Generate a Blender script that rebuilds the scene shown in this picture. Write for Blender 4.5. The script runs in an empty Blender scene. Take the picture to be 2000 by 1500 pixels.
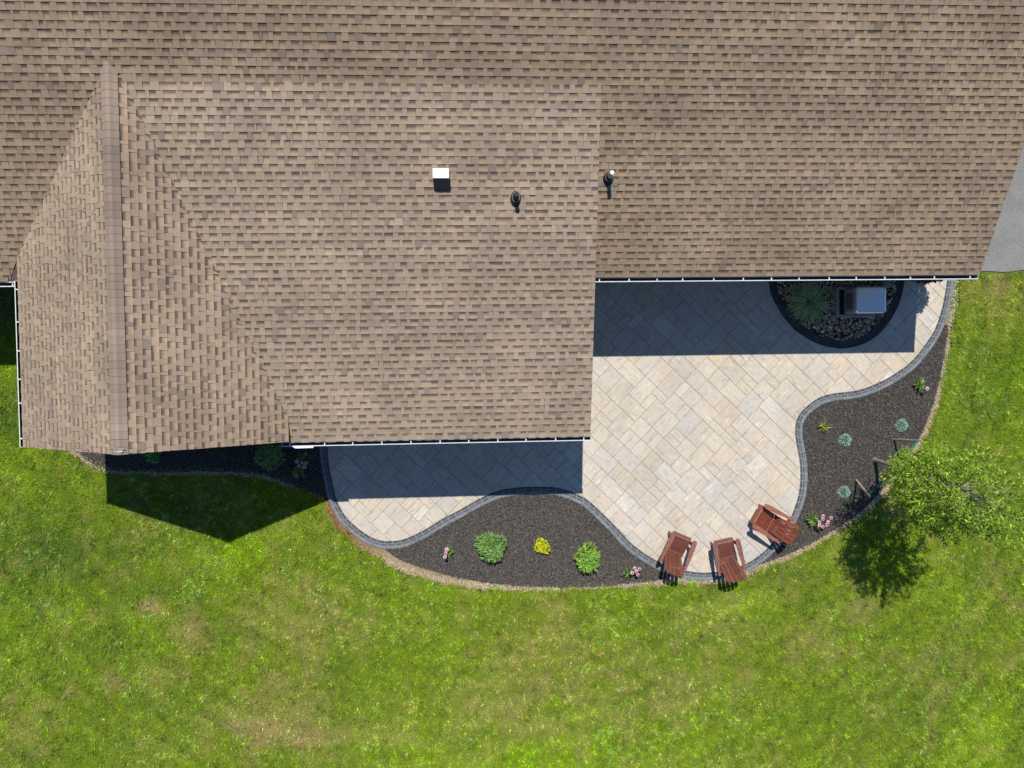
import bpy, math, random
import numpy as np
from mathutils import Vector, Matrix

# ------------------------------------------------------------------ camera, sky, sun, exposure
scene = bpy.context.scene
H, FPX = 18.9275, 1474.58
ROT = (-0.0276, -0.0591, -0.0141)
cd = bpy.data.cameras.new('camera'); cam = bpy.data.objects.new('camera', cd)
scene.collection.objects.link(cam); scene.camera = cam
cam.location = (0, 0, H); cam.rotation_euler = ROT
cd.sensor_width = 36; cd.lens = FPX / 2000 * 36; cd.clip_start = 0.1; cd.clip_end = 2000

SUN_TO = Vector((-0.0866, 0.5715, 1.0)).normalized()
world = bpy.data.worlds.new('World'); scene.world = world; world.use_nodes = True
nt = world.node_tree; nt.nodes.clear()
sky = nt.nodes.new('ShaderNodeTexSky'); sky.sky_type = 'NISHITA'; sky.sun_disc = False
sky.sun_elevation = math.asin(SUN_TO.z); sky.sun_rotation = math.atan2(SUN_TO.x, SUN_TO.y)
sky.air_density = 1.0; sky.dust_density = 0.1; sky.ozone_density = 8.0
bg = nt.nodes.new('ShaderNodeBackground'); bg.inputs['Strength'].default_value = 0.088
wo = nt.nodes.new('ShaderNodeOutputWorld')
nt.links.new(sky.outputs[0], bg.inputs[0]); nt.links.new(bg.outputs[0], wo.inputs[0])
sl = bpy.data.lights.new('sun', 'SUN'); sl.energy = 4.5; sl.angle = math.radians(0.5); sl.color = (1.0, 0.955, 0.88)
sun = bpy.data.objects.new('sun', sl); scene.collection.objects.link(sun)
sun.rotation_euler = SUN_TO.to_track_quat('Z', 'Y').to_euler(); sun.location = (0, 0, 30)
vs = scene.view_settings
vs.view_transform = 'Standard'; vs.look = 'None'; vs.exposure = 0.0; vs.gamma = 1.0; vs.use_curve_mapping = False

# ------------------------------------------------------------------ helpers
C = scene.collection
rnd = random.Random(7)
RM = np.array((Matrix.Rotation(ROT[2], 3, 'Z') @ Matrix.Rotation(ROT[1], 3, 'Y') @ Matrix.Rotation(ROT[0], 3, 'X')))

def project(P):
    v = (np.asarray(P, float) - np.array([0, 0, H])) @ RM
    return np.stack([1000 + FPX * v[..., 0] / -v[..., 2], 750 - FPX * v[..., 1] / -v[..., 2]], -1)

def gp(u, v, z=0.0):
    """point of the level z that the photograph shows at pixel (u, v)"""
    d = RM @ np.array([(u - 1000) / FPX, (750 - v) / FPX, -1.0])
    t = (z - H) / d[2]
    return np.array([d[0] * t, d[1] * t, z])

def tag(o, label=None, cat=None, group=None, kind=None):
    if label: o['label'] = label
    if cat: o['category'] = cat
    if group: o['group'] = group
    if kind: o['kind'] = kind
    return o

def mk(name, verts, faces, mat=None, parent=None, cols=None, smooth=False, vecs=None, loc=None):
    """one mesh object; cols: one RGB per face corner (or per face); vecs: one vector per vertex"""
    me = bpy.data.meshes.new(name)
    me.from_pydata([tuple(map(float, v)) for v in verts], [], [tuple(f) for f in faces])
    if cols is not None:
        a = me.color_attributes.new('Col', 'FLOAT_COLOR', 'CORNER')
        flat = []
        for f, c in zip(faces, cols):
            if isinstance(c[0], (tuple, list, np.ndarray)):
                for k in c: flat += [k[0], k[1], k[2], 1]
            else:
                flat += [c[0], c[1], c[2], 1] * len(f)
        a.data.foreach_set('color', flat)
    if vecs is not None:
        a = me.attributes.new('piece', 'FLOAT_VECTOR', 'POINT')
        a.data.foreach_set('vector', np.asarray(vecs, np.float32).ravel())
    if smooth:
        me.polygons.foreach_set('use_smooth', [True] * len(me.polygons))
    if mat: me.materials.append(mat)
    o = bpy.data.objects.new(name, me); C.objects.link(o)
    if loc is not None: o.location = loc
    if parent: o.parent = parent
    return o

def mk_np(name, V, n, mat, colors=None, kind=None, label=None, cat=None, parent=None):
    """big soup of n-gons: V is (count, n, 3); colors (count, 3)"""
    m = V.shape[0]
    me = bpy.data.meshes.new(name)
    me.vertices.add(m * n); me.vertices.foreach_set('co', V.astype(np.float32).ravel())
    me.loops.add(m * n); me.loops.foreach_set('vertex_index', np.arange(m * n, dtype=np.int32))
    me.polygons.add(m); me.polygons.foreach_set('loop_start', np.arange(0, m * n, n, dtype=np.int32))
    me.polygons.foreach_set('loop_total', np.full(m, n, dtype=np.int32))
    me.update(calc_edges=True)
    if colors is not None:
        a = me.color_attributes.new('Col', 'FLOAT_COLOR', 'POINT')
        c4 = np.ones((m, n, 4), np.float32); c4[:, :, :3] = colors[:, None, :] if colors.ndim == 2 else colors
        a.data.foreach_set('color', c4.ravel())
    me.materials.append(mat)
    o = bpy.data.objects.new(name, me); C.objects.link(o)
    if parent: o.parent = parent
    return tag(o, label, cat, None, kind)

def empty(name, loc=(0, 0, 0), rz=0, label=None, cat=None, group=None):
    o = bpy.data.objects.new(name, None); C.objects.link(o)
    o.location = loc; o.rotation_euler = (0, 0, rz); o.empty_display_size = 0.2
    return tag(o, label, cat, group)

class MB:
    """collects boxes, tubes and sheets, then links them as ONE mesh"""
    def __init__(s): s.v = []; s.f = []; s.c = []
    def add(s, vs, fs, col=(1, 1, 1)):
        k = len(s.v); s.v += [tuple(map(float, p)) for p in vs]
        for f in fs: s.f.append(tuple(i + k for i in f)); s.c.append(col)
        return s
    def hexa(s, a, col=(1, 1, 1)):   # 8 points: bottom loop 0-3, top loop 4-7
        return s.add(a, [(3, 2, 1, 0), (4, 5, 6, 7), (0, 1, 5, 4), (1, 2, 6, 5), (2, 3, 7, 6), (3, 0, 4, 7)], col)
    def box(s, x0, x1, y0, y1, z0, z1, col=(1, 1, 1)):
        return s.hexa([(x0, y0, z0), (x1, y0, z0), (x1, y1, z0), (x0, y1, z0), (x0, y0, z1), (x1, y0, z1), (x1, y1, z1), (x0, y1, z1)], col)
    def prism(s, poly, z0, z1, col=(1, 1, 1)):
        n = len(poly)
        vs = [(p[0], p[1], z0) for p in poly] + [(p[0], p[1], z1) for p in poly]
        return s.add(vs, [tuple(range(n - 1, -1, -1)), tuple(range(n, 2 * n))] + [(i, (i + 1) % n, n + (i + 1) % n, n + i) for i in range(n)], col)
    def tube(s, pts, radii, n=8, col=(1, 1, 1), cap=True):
        pts = [Vector(p) for p in pts]; vs = []
        for i, p in enumerate(pts):
            d = (pts[min(i + 1, len(pts) - 1)] - pts[max(i - 1, 0)]).normalized()
            a = d.orthogonal().normalized() if i == 0 else (a - d * a.dot(d)).normalized()
            b = d.cross(a); r = radii[i] if isinstance(radii, (list, tuple)) else radii
            vs += [p + (a * math.cos(t) + b * math.sin(t)) * r for t in [2 * math.pi * k / n for k in range(n)]]
        fs = [(i * n + k, i * n + (k + 1) % n, (i + 1) * n + (k + 1) % n, (i + 1) * n + k) for i in range(len(pts) - 1) for k in range(n)]
        if cap: fs += [tuple(range(n - 1, -1, -1)), tuple(range((len(pts) - 1) * n, len(pts) * n))]
        return s.add(vs, fs, col)
    def build(s, name, mat, parent=None, smooth=False, loc=None):
        return mk(name, s.v, s.f, mat, parent, s.c, smooth, loc=loc)

def fade_noise(x, y, scale, seed):
    """smooth 0..1 value noise on numpy arrays"""
    r = np.random.default_rng(seed); T = r.random((256, 256))
    u = x / scale + 1000; v = y / scale + 1000
    i = np.floor(u).astype(int); j = np.floor(v).astype(int); a = u - i; b = v - j
    a = a * a * (3 - 2 * a); b = b * b * (3 - 2 * b); i &= 255; j &= 255; i1 = (i + 1) & 255; j1 = (j + 1) & 255
    return (T[i, j] * (1 - a) + T[i1, j] * a) * (1 - b) + (T[i, j1] * (1 - a) + T[i1, j1] * a) * b

def fbm(x, y, scale, seed, octaves=3):
    t = 0; w = 0
    for k in range(octaves):
        t = t + fade_noise(x, y, scale / 2 ** k, seed + k) * 0.55 ** k; w += 0.55 ** k
    return t / w

def inside(poly, x, y):
    poly = np.asarray(poly)[:, :2]; r = np.zeros(x.shape, bool)
    x0, y0 = poly[-1]
    for x1, y1 in poly:
        c = ((y1 > y) != (y0 > y))
        if y1 != y0: r ^= c & (x < (x0 - x1) * (y - y1) / (y0 - y1) + x1)
        x0, y0 = x1, y1
    return r

def smooth_path(px, step=0.04, z=0.0):
    """Catmull-Rom through ground points, resampled evenly"""
    P = [gp(u, v, z)[:2] for u, v in px]
    P = [2 * P[0] - P[1]] + P + [2 * P[-1] - P[-2]]; out = []
    for k in range(1, len(P) - 2):
        a, b, c, d = P[k - 1:k + 3]
        for t in np.linspace(0, 1, 14, endpoint=False):
            out.append(0.5 * (2 * b + (c - a) * t + (2 * a - 5 * b + 4 * c - d) * t * t + (3 * b - a - 3 * c + d) * t ** 3))
    out.append(P[-2]); out = np.array(out)
    for _ in range(3): out[1:-1] = (out[:-2] + 2 * out[1:-1] + out[2:]) / 4
    s = np.r_[0, np.cumsum(np.hypot(*np.diff(out, axis=0).T))]
    q = np.linspace(0, s[-1], max(2, int(s[-1] / step)))
    return np.stack([np.interp(q, s, out[:, 0]), np.interp(q, s, out[:, 1])], 1)

def offset_path(P, d):
    """shift a path sideways; positive d to the right of its direction"""
    t = np.gradient(P, axis=0); t /= np.linalg.norm(t, axis=1)[:, None]
    return P + d * np.stack([t[:, 1], -t[:, 0]], 1)

def clip_convex(subject, clip):
    out = [np.array(p) for p in subject]
    for k in range(len(clip)):
        a, b = clip[k], clip[(k + 1) % len(clip)]; src, out = out, []
        if not src: break
        side = lambda p: (b[0] - a[0]) * (p[1] - a[1]) - (b[1] - a[1]) * (p[0] - a[0])
        for i, p in enumerate(src):
            q = src[i - 1]; sp, sq = side(p), side(q)
            if (sp >= 0) != (sq >= 0): out.append(q + (p - q) * (sq / (sq - sp)))
            if sp >= 0: out.append(p)
    return out

def area(poly):
    p = np.array(poly); x, y = p[:, 0], p[:, 1]
    return 0.5 * abs(np.dot(x, np.roll(y, 1)) - np.dot(y, np.roll(x, 1)))

def pick_largest(records, key, n=300):
    order = sorted(range(len(records)), key=lambda i: -key(records[i]))
    big = set(order[:n]); return big

# ------------------------------------------------------------------ materials
def mat(name, rough=0.8, col=(0.5, 0.5, 0.5), attr=False, noise=None, metallic=0.0, spec=0.3, bump=None, stretch=None, noise2=None, two=False):
    m = bpy.data.materials.new(name); m.use_nodes = True
    n = m.node_tree.nodes; L = m.node_tree.links; b = n['Principled BSDF']
    b.inputs['Roughness'].default_value = rough; b.inputs['Metallic'].default_value = metallic
    b.inputs['Specular IOR Level'].default_value = spec
    if attr:
        a = n.new('ShaderNodeVertexColor'); a.layer_name = 'Col'; src = a.outputs[0]
    else:
        r = n.new('ShaderNodeRGB'); r.outputs[0].default_value = (*col, 1); src = r.outputs[0]
    g = n.new('ShaderNodeNewGeometry')
    for nz in (noise, noise2):
        if not nz: continue
        scale, lo, hi, det = nz
        t = n.new('ShaderNodeTexNoise'); t.inputs['Scale'].default_value = scale; t.inputs['Detail'].default_value = det
        if stretch:
            mp = n.new('ShaderNodeMapping'); mp.inputs['Scale'].default_value = stretch
            tc = n.new('ShaderNodeTexCoord'); L.new(tc.outputs['Object'], mp.inputs[0]); L.new(mp.outputs[0], t.inputs['Vector'])
        else:
            L.new(g.outputs['Position'], t.inputs['Vector'])
        mr = n.new('ShaderNodeMapRange'); mr.inputs[1].default_value = 0.3; mr.inputs[2].default_value = 0.7
        mr.inputs[3].default_value = lo; mr.inputs[4].default_value = hi
        L.new(t.outputs[0], mr.inputs[0])
        x = n.new('ShaderNodeVectorMath'); x.operation = 'SCALE'
        L.new(src, x.inputs[0]); L.new(mr.outputs[0], x.inputs['Scale']); src = x.outputs[0]
    L.new(src, b.inputs['Base Color'])
    if bump:
        t = n.new('ShaderNodeTexNoise'); t.inputs['Scale'].default_value = bump[0]; t.inputs['Detail'].default_value = 6
        L.new(g.outputs['Position'], t.inputs['Vector'])
        bp = n.new('ShaderNodeBump'); bp.inputs['Strength'].default_value = bump[1]; bp.inputs['Distance'].default_value = bump[2]
        L.new(t.outputs[0], bp.inputs['Height']); L.new(bp.outputs[0], b.inputs['Normal'])
    return m

def leaf_mat(name, trans=0.25, rough=0.55):
    m = mat(name, rough, attr=True, noise=(35, 0.75, 1.25, 2), spec=0.35)
    n = m.node_tree.nodes; L = m.node_tree.links; b = n['Principled BSDF']; out = n['Material Output']
    src = b.inputs['Base Color'].links[0].from_socket
    tr = n.new('ShaderNodeBsdfTranslucent'); mx = n.new('ShaderNodeMixShader'); mx.inputs[0].default_value = trans
    L.new(src, tr.inputs[0]); L.new(b.outputs[0], mx.inputs[1]); L.new(tr.outputs[0], mx.inputs[2]); L.new(mx.outputs[0], out.inputs[0])
    return m

M = {}
M['shingle'] = mat('asphalt_shingle', 0.95, attr=True, noise=(140, 0.74, 1.26, 3), noise2=(0.7, 0.86, 1.13, 5), spec=0.15, bump=(180, 0.5, 0.004))
M['deck'] = mat('roof_felt', 0.95, (0.15, 0.118, 0.095), noise=(20, 0.8, 1.2, 3))
M['white'] = mat('white_aluminium', 0.35, (0.8, 0.8, 0.8), noise=(6, 0.93, 1.03, 3), spec=0.5)
M['siding'] = mat('vinyl_siding', 0.6, (0.24, 0.26, 0.29), noise=(5, 0.93, 1.05, 3))
M['galv'] = mat('galvanised_metal', 0.35, (0.8, 0.81, 0.82), noise=(14, 0.88, 1.05, 3), metallic=0.15, spec=0.6)
M['rubber'] = mat('black_rubber', 0.6, (0.022, 0.024, 0.026), noise=(60, 0.8, 1.2, 3))
M['lead'] = mat('grey_flashing', 0.45, (0.24, 0.25, 0.26), noise=(50, 0.8, 1.2, 3))
M['pvc'] = mat('white_pipe', 0.45, (0.75, 0.73, 0.66), noise=(40, 0.9, 1.05, 3))
M['brick'] = mat('border_paver', 0.9, attr=True, noise=(70, 0.75, 1.25, 4), noise2=(6, 0.88, 1.12, 3), bump=(120, 0.4, 0.004))
M['grout'] = mat('polymeric_sand', 0.95, (0.33, 0.35, 0.37), noise=(90, 0.7, 1.2, 3))
M['joint'] = mat('joint_sand', 0.95, (0.37, 0.315, 0.245), noise=(90, 0.7, 1.2, 3))
M['mulch'] = mat('mulch_chip', 0.95, attr=True, noise=(90, 0.75, 1.25, 2))
M['mulch_bed'] = mat('mulch_bed', 1.0, (0.05, 0.046, 0.042), noise=(60, 0.5, 1.6, 4), bump=(40, 0.8, 0.03))
M['soil'] = mat('dry_soil', 0.95, attr=True, noise=(45, 0.65, 1.3, 4), bump=(60, 0.6, 0.02))
M['stone'] = mat('river_stone', 0.7, attr=True, noise=(50, 0.75, 1.2, 4))
M['asphalt'] = mat('driveway_asphalt', 0.9, (0.235, 0.235, 0.225), noise=(38, 0.78, 1.22, 5), noise2=(1.6, 0.86, 1.1, 5), bump=(140, 0.5, 0.006))
M['ground'] = mat('ground_turf', 0.95, (0.10, 0.15, 0.03), noise=(3, 0.6, 1.4, 5))
M['turf'] = mat('lawn_turf', 1.0, attr=True, noise=(60, 0.55, 1.35, 4), bump=(50, 0.8, 0.03))
M['blade'] = leaf_mat('grass_blade', 0.3, 0.6)
M['leaf'] = leaf_mat('plant_leaf', 0.28)
M['petal'] = leaf_mat('flower_petal', 0.3)
M['bark'] = mat('tree_bark', 0.9, (0.30, 0.255, 0.20), noise=(30, 0.6, 1.35, 4), bump=(40, 0.8, 0.01))
M['stake'] = mat('weathered_stake', 0.85, (0.50, 0.40, 0.29), noise=(25, 0.7, 1.25, 4))
M['strap'] = mat('green_strap', 0.6, (0.02, 0.20, 0.12), noise=(40, 0.8, 1.2, 2))
M['pad'] = mat('generator_pad', 0.8, (0.36, 0.37, 0.36), noise=(50, 0.8, 1.15, 4))
M['gen_body'] = mat('generator_body', 0.5, (0.33, 0.31, 0.29), noise=(20, 0.92, 1.06, 3))
M['gen_lid'] = mat('generator_lid', 0.3, (0.86, 0.90, 0.95), noise=(120, 0.93, 1.05, 3), metallic=0.8, spec=0.6)
M['slate'] = mat('dark_flap', 0.5, (0.05, 0.055, 0.062), noise=(40, 0.8, 1.2, 2))
M['gutter'] = mat('gutter_metal', 0.4, attr=True, noise=(9, 0.85, 1.05, 4), spec=0.5)
M['dark'] = mat('dark_vent', 0.7, (0.02, 0.02, 0.022), noise=(40, 0.8, 1.2, 2))

def wood_mat():
    m = mat('stained_wood', 0.42, attr=True, noise=(9, 0.5, 1.4, 5), stretch=(9, 1.2, 9), spec=0.55, noise2=(40, 0.85, 1.12, 3))
    return m
M['wood'] = wood_mat()

def paver_mat():
    m = bpy.data.materials.new('slab_paver'); m.use_nodes = True
    n = m.node_tree.nodes; L = m.node_tree.links; b = n['Principled BSDF']
    b.inputs['Roughness'].default_value = 0.85; b.inputs['Specular IOR Level'].default_value = 0.25
    col = n.new('ShaderNodeVertexColor'); col.layer_name = 'Col'
    at = n.new('ShaderNodeAttribute'); at.attribute_name = 'piece'
    mp = n.new('ShaderNodeMapping'); mp.inputs['Scale'].default_value = (5.5, 15.0, 40.0); L.new(at.outputs['Vector'], mp.inputs[0])
    t = n.new('ShaderNodeTexNoise'); t.inputs['Scale'].default_value = 1.0; t.inputs['Detail'].default_value = 5; t.inputs['Roughness'].default_value = 0.6
    L.new(mp.outputs[0], t.inputs['Vector'])
    r = n.new('ShaderNodeValToRGB'); e = r.color_ramp.elements
    e[0].position = 0.26; e[0].color = (0.68, 0.74, 0.78, 1)
    e[1].position = 0.72; e[1].color = (1.30, 1.36, 1.42, 1)
    for p, c in ((0.40, (0.86, 0.90, 0.92, 1)), (0.5, (1.0, 1.0, 1.0, 1)), (0.60, (1.05, 0.98, 0.87, 1))):
        k = e.new(p); k.color = c
    L.new(t.outputs[0], r.inputs[0])
    t2 = n.new('ShaderNodeTexNoise'); t2.inputs['Scale'].default_value = 75; t2.inputs['Detail'].default_value = 4
    g = n.new('ShaderNodeNewGeometry'); L.new(g.outputs['Position'], t2.inputs['Vector'])
    mr = n.new('ShaderNodeMapRange'); mr.inputs[1].default_value = 0.3; mr.inputs[2].default_value = 0.7; mr.inputs[3].default_value = 0.86; mr.inputs[4].default_value = 1.12
    L.new(t2.outputs[0], mr.inputs[0])
    x = n.new('ShaderNodeVectorMath'); x.operation = 'MULTIPLY'; L.new(col.outputs[0], x.inputs[0]); L.new(r.outputs[0], x.inputs[1])
    y = n.new('ShaderNodeVectorMath'); y.operation = 'SCALE'; L.new(x.outputs[0], y.inputs[0]); L.new(mr.outputs[0], y.inputs['Scale'])
    t3 = n.new('ShaderNodeTexNoise'); t3.inputs['Scale'].default_value = 0.9; t3.inputs['Detail'].default_value = 6; L.new(g.outputs['Position'], t3.inputs['Vector'])
    m3 = n.new('ShaderNodeMapRange'); m3.inputs[1].default_value = 0.3; m3.inputs[2].default_value = 0.7; m3.inputs[3].default_value = 0.90; m3.inputs[4].default_value = 1.06
    L.new(t3.outputs[0], m3.inputs[0]); w_ = n.new('ShaderNodeVectorMath'); w_.operation = 'SCALE'; L.new(y.outputs[0], w_.inputs[0]); L.new(m3.outputs[0], w_.inputs['Scale'])
    L.new(w_.outputs[0], b.inputs['Base Color'])
    bp = n.new('ShaderNodeBump'); bp.inputs['Strength'].default_value = 0.35; bp.inputs['Distance'].default_value = 0.006
    L.new(t.outputs[0], bp.inputs['Height']); L.new(bp.outputs[0], b.inputs['Normal'])
    return m
M['paver'] = paver_mat()

# ------------------------------------------------------------------ house dimensions (metres)
yM, zM, xM, mM = -1.5912, 2.9545, 2.6007, 0.2565        # rear extension: eave line, rake, pitch
yR, zR, xR, mR = 1.8035, 2.8494, 11.2991, 0.5425        # main house
xGl, xGr, mG, yG, zG = -9.0069, -3.7165, 0.6619, -1.5754, 3.0983   # cross gable
xg = (xGl + xGr) / 2; zgr = zG + mG * (xGr - xGl) / 2
XL = -17.0; yRidge = 10.6; EXP = 0.143
zMp = lambda y: zM + mM * (y - yM)
zRp = lambda y: zR + mR * (y - yR)
yMt = (zR - mR * yR - zM + mM * yM) / (mM - mR)
yn = yR + (zgr - zR) / mR
wallM, wallR, wallG = yM + 0.32, yR + 0.36, yG + 0.32

house = empty('house', (0, 0, 0), 0, 'house with brown shingled roofs and white gutters beside the patio', 'house')

# ------------------------------------------------------------------ setting: ground, driveway
g0 = gp(0, 1500); g1 = gp(2000, 0)
S = 450
mk('ground', [(-S, -S, -0.012), (S, -S, -0.012), (S, S, -0.012), (-S, S, -0.012)], [(0, 1, 2, 3)], M['ground'])['kind'] = 'structure'

# patio outline: inner edge of the border, then round under the eaves
inner_px = [(640, 860), (640, 871), (642.7, 905), (649, 938), (657.5, 974), (674, 1006), (693.6, 1026), (720, 1045.6), (744, 1055), (768, 1056),
            (792, 1051.6), (822, 1038), (840, 1027.5), (865, 1012), (894, 997), (924, 980), (945.6, 969), (975.6, 957), (1008, 952), (1038, 950),
            (1080, 951), (1103, 956), (1130, 966), (1151, 979), (1176, 1001.6), (1200, 1025.6), (1230, 1058), (1254, 1077), (1283, 1095),
            (1309, 1106), (1334, 1113), (1360, 1117), (1384, 1117.5), (1420, 1112), (1453, 1102), (1477, 1088), (1498, 1070), (1524, 1042), (1543, 1010),
            (1549, 996), (1556, 976), (1561, 952), (1562, 928), (1561, 904), (1557, 880), (1553, 858), (1552, 840), (1555, 820), (1564, 804), (1580, 789),
            (1601.6, 775), (1628, 768), (1655, 765), (1680, 760.5), (1719, 745.6), (1760, 721), (1783, 701), (1801, 679), (1818, 655), (1829, 632),
            (1837, 607), (1843, 580), (1848, 548), (1850, 530)]
ring_px = [(1498, 530), (1500, 550), (1506, 578), (1524, 612), (1540, 632), (1556, 648), (1592, 670), (1630, 680), (1654, 680), (1690, 670), (1720, 648),
           (1744, 616), (1760, 578), (1765, 550), (1766, 530)]
inner = smooth_path(inner_px)
ring = smooth_path(ring_px)
BW = 0.195
border_out = offset_path(inner, BW)                       # right-hand side of the walk = away from the patio
ring_in = offset_path(ring, -0.22)
patio_poly = [tuple(p) for p in inner] + [(inner[-1][0], wallR - 0.02)] + [(ring[-1][0], wallR - 0.02)] + [tuple(p) for p in ring[::-1]] + \
             [(ring[0][0], wallR - 0.02), (2.3, wallR - 0.02), (2.3, wallM - 0.02), (inner[0][0], wallM - 0.02)]

# beds of mulch
bedA_edge = smooth_path([(752, 1073), (775, 1089), (800, 1100), (840, 1113), (880, 1124), (930, 1134), (980, 1141), (1040, 1146), (1100, 1147), (1160, 1145), (1220, 1140), (1290, 1131), (1312, 1124)], 0.06)
bedB_edge = smooth_path([(1852, 636), (1846, 680), (1840, 715), (1832, 755), (1820, 795), (1808, 828), (1795, 855), (1775, 885), (1750, 920), (1725, 952), (1690, 990), (1650, 1020), (1600, 1052), (1560, 1073), (1520, 1090), (1490, 1100), (1470, 1108)], 0.06)
bedC_edge = smooth_path([(120, 860), (150, 883), (180, 905), (215, 918), (260, 921), (330, 922), (400, 921), (470, 923), (520, 930), (570, 947), (610, 962), (645, 979)], 0.06)
def seg_of(path, a, b):
    ia = np.argmin(np.hypot(*(path - a).T)); ib = np.argmin(np.hypot(*(path - b).T))
    return path[ia:ib + 1] if ia <= ib else path[ib:ia + 1][::-1]
bedA = np.concatenate([bedA_edge, seg_of(border_out, bedA_edge[-1], bedA_edge[0])])
bedB = np.concatenate([bedB_edge, seg_of(border_out, bedB_edge[-1], bedB_edge[0])])
bedC = np.concatenate([bedC_edge, seg_of(border_out, bedC_edge[-1], border_out[0]), [(border_out[0][0], wallM + 0.1), (xGl + 0.2, wallM + 0.1)]])
# outer edge of the bare soil (lawn starts here)
soil_edge = smooth_path([(115, 862), (146, 888), (176, 911), (212, 925), (260, 928), (330, 929), (400, 928), (470, 930), (520, 938), (570, 955), (610, 970), (632, 981),
                         (637, 1000), (650, 1022), (672, 1045), (700, 1068), (740, 1092), (770, 1110), (800, 1121), (860, 1137), (940, 1150), (1040, 1155), (1140, 1153), (1240, 1146), (1320, 1139),
                         (1380, 1141), (1440, 1133), (1490, 1113), (1540, 1092), (1600, 1063), (1652, 1032), (1695, 1000), (1735, 960), (1762, 925), (1785, 893), (1806, 857), (1822, 825),
                         (1836, 780), (1845, 740), (1853, 695), (1860, 645), (1868, 600), (1873, 548), (1875, 525)], 0.05)
soil_poly = np.concatenate([soil_edge, [(soil_edge[-1][0], wallR + 0.3), (2.4, wallR + 0.3), (2.4, 0), (soil_edge[0][0], 0)]])
drive_y = gp(1950, 529)[1]
dx0 = 10.6
rr = np.random.default_rng(3)
dxs = np.arange(dx0, 40, 0.12); dys = drive_y + (fbm(dxs, dxs * 0, 0.5, 91) - 0.5) * 0.09
dv = [(x, y, 0.012) for x, y in zip(dxs, dys)] + [(40, 40, 0.012), (dx0, 40, 0.012)]
mk('driveway', dv, [tuple(range(len(dv)))], M['asphalt'])['kind'] = 'structure'

# soil sheet, coloured dry tan to orange
sx = np.arange(-10.5, 12.6, 0.07); sy = np.arange(-6.2, 2.6, 0.07)
X, Y = np.meshgrid(sx, sy, indexing='ij')
msk = inside(soil_poly, X, Y)
cell = msk[:-1, :-1] | msk[1:, :-1] | msk[:-1, 1:] | msk[1:, 1:]
o1 = fbm(X, Y, 0.5, 21); o2 = fbm(X, Y, 0.12, 24)
left = np.clip((-1.9 - X) / 1.2, 0, 1) * np.clip((X + 4.6) / 0.5, 0, 1)                    # redder earth at the left end of the patio
base = np.array([0.36, 0.27, 0.165])[None, None] * (1 - left[..., None]) + np.array([0.27, 0.145, 0.062])[None, None] * left[..., None]
sc_ = base * (0.62 + 0.5 * o1 + 0.35 * (o2 - 0.5))[..., None]
ii, jj = np.nonzero(cell)
quad = np.stack([np.stack([ii, jj], 1), np.stack([ii + 1, jj], 1), np.stack([ii + 1, jj + 1], 1), np.stack([ii, jj + 1], 1)], 1)
Zs = (o2 - 0.5) * 0.02
qv = np.stack([X[quad[..., 0], quad[..., 1]], Y[quad[..., 0], quad[..., 1]], Zs[quad[..., 0], quad[..., 1]] - 0.001], -1)
mk_np('soil', qv, 4, M['soil'], sc_[quad[..., 0], quad[..., 1]], 'structure')

# ------------------------------------------------------------------ patio: slabs and border
patio = mk('patio', [(*p, 0.014) for p in patio_poly], [tuple(range(len(patio_poly)))], M['joint']); patio['kind'] = 'structure'
UN = 0.206; ang = math.radians(45) + 0.012
ca, sa = math.cos(ang), math.sin(ang); NX = 120
occ = np.zeros((NX, NX), bool); slabs = []
o_c = np.array([3.5, -2.0])
prng = random.Random(11)
kinds = [(3, 2), (2, 3), (2, 2), (1, 2), (2, 1)]; wts = [3.2, 2.2, 3.4, 1.9, 1.5]
for j in range(NX):
    i = 0
    while i < NX:
        if occ[i, j]: i += 1; continue
        fit = [(k, w) for k, w in zip(kinds, wts) if i + k[0] <= NX and j + k[1] <= NX and not occ[i:i + k[0], j:j + k[1]].any()]
        # avoid leaving one-cell holes
        def bad(k):
            e = i + k[0]
            return e < NX and not occ[e, j] and (e + 1 >= NX or occ[e + 1, j])
        f2 = [(k, w) for k, w in fit if not bad(k)] or fit
        k = prng.choices([a for a, _ in f2], [w for _, w in f2])[0] if f2 else (1, 1)
        occ[i:i + k[0], j:j + k[1]] = True; slabs.append((i, j, k)); i += k[0]
recs = []
pp = np.array(patio_poly)
bx0, bx1, by0, by1 = pp[:, 0].min(), pp[:, 0].max(), pp[:, 1].min(), pp[:, 1].max()
tints = [((0.60, 0.53, 0.445), 7), ((0.615, 0.55, 0.465), 5), ((0.58, 0.53, 0.47), 2.4), ((0.60, 0.515, 0.41), 1.8), ((0.64, 0.585, 0.51), 1.4), ((0.56, 0.52, 0.475), 0.8)]
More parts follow.
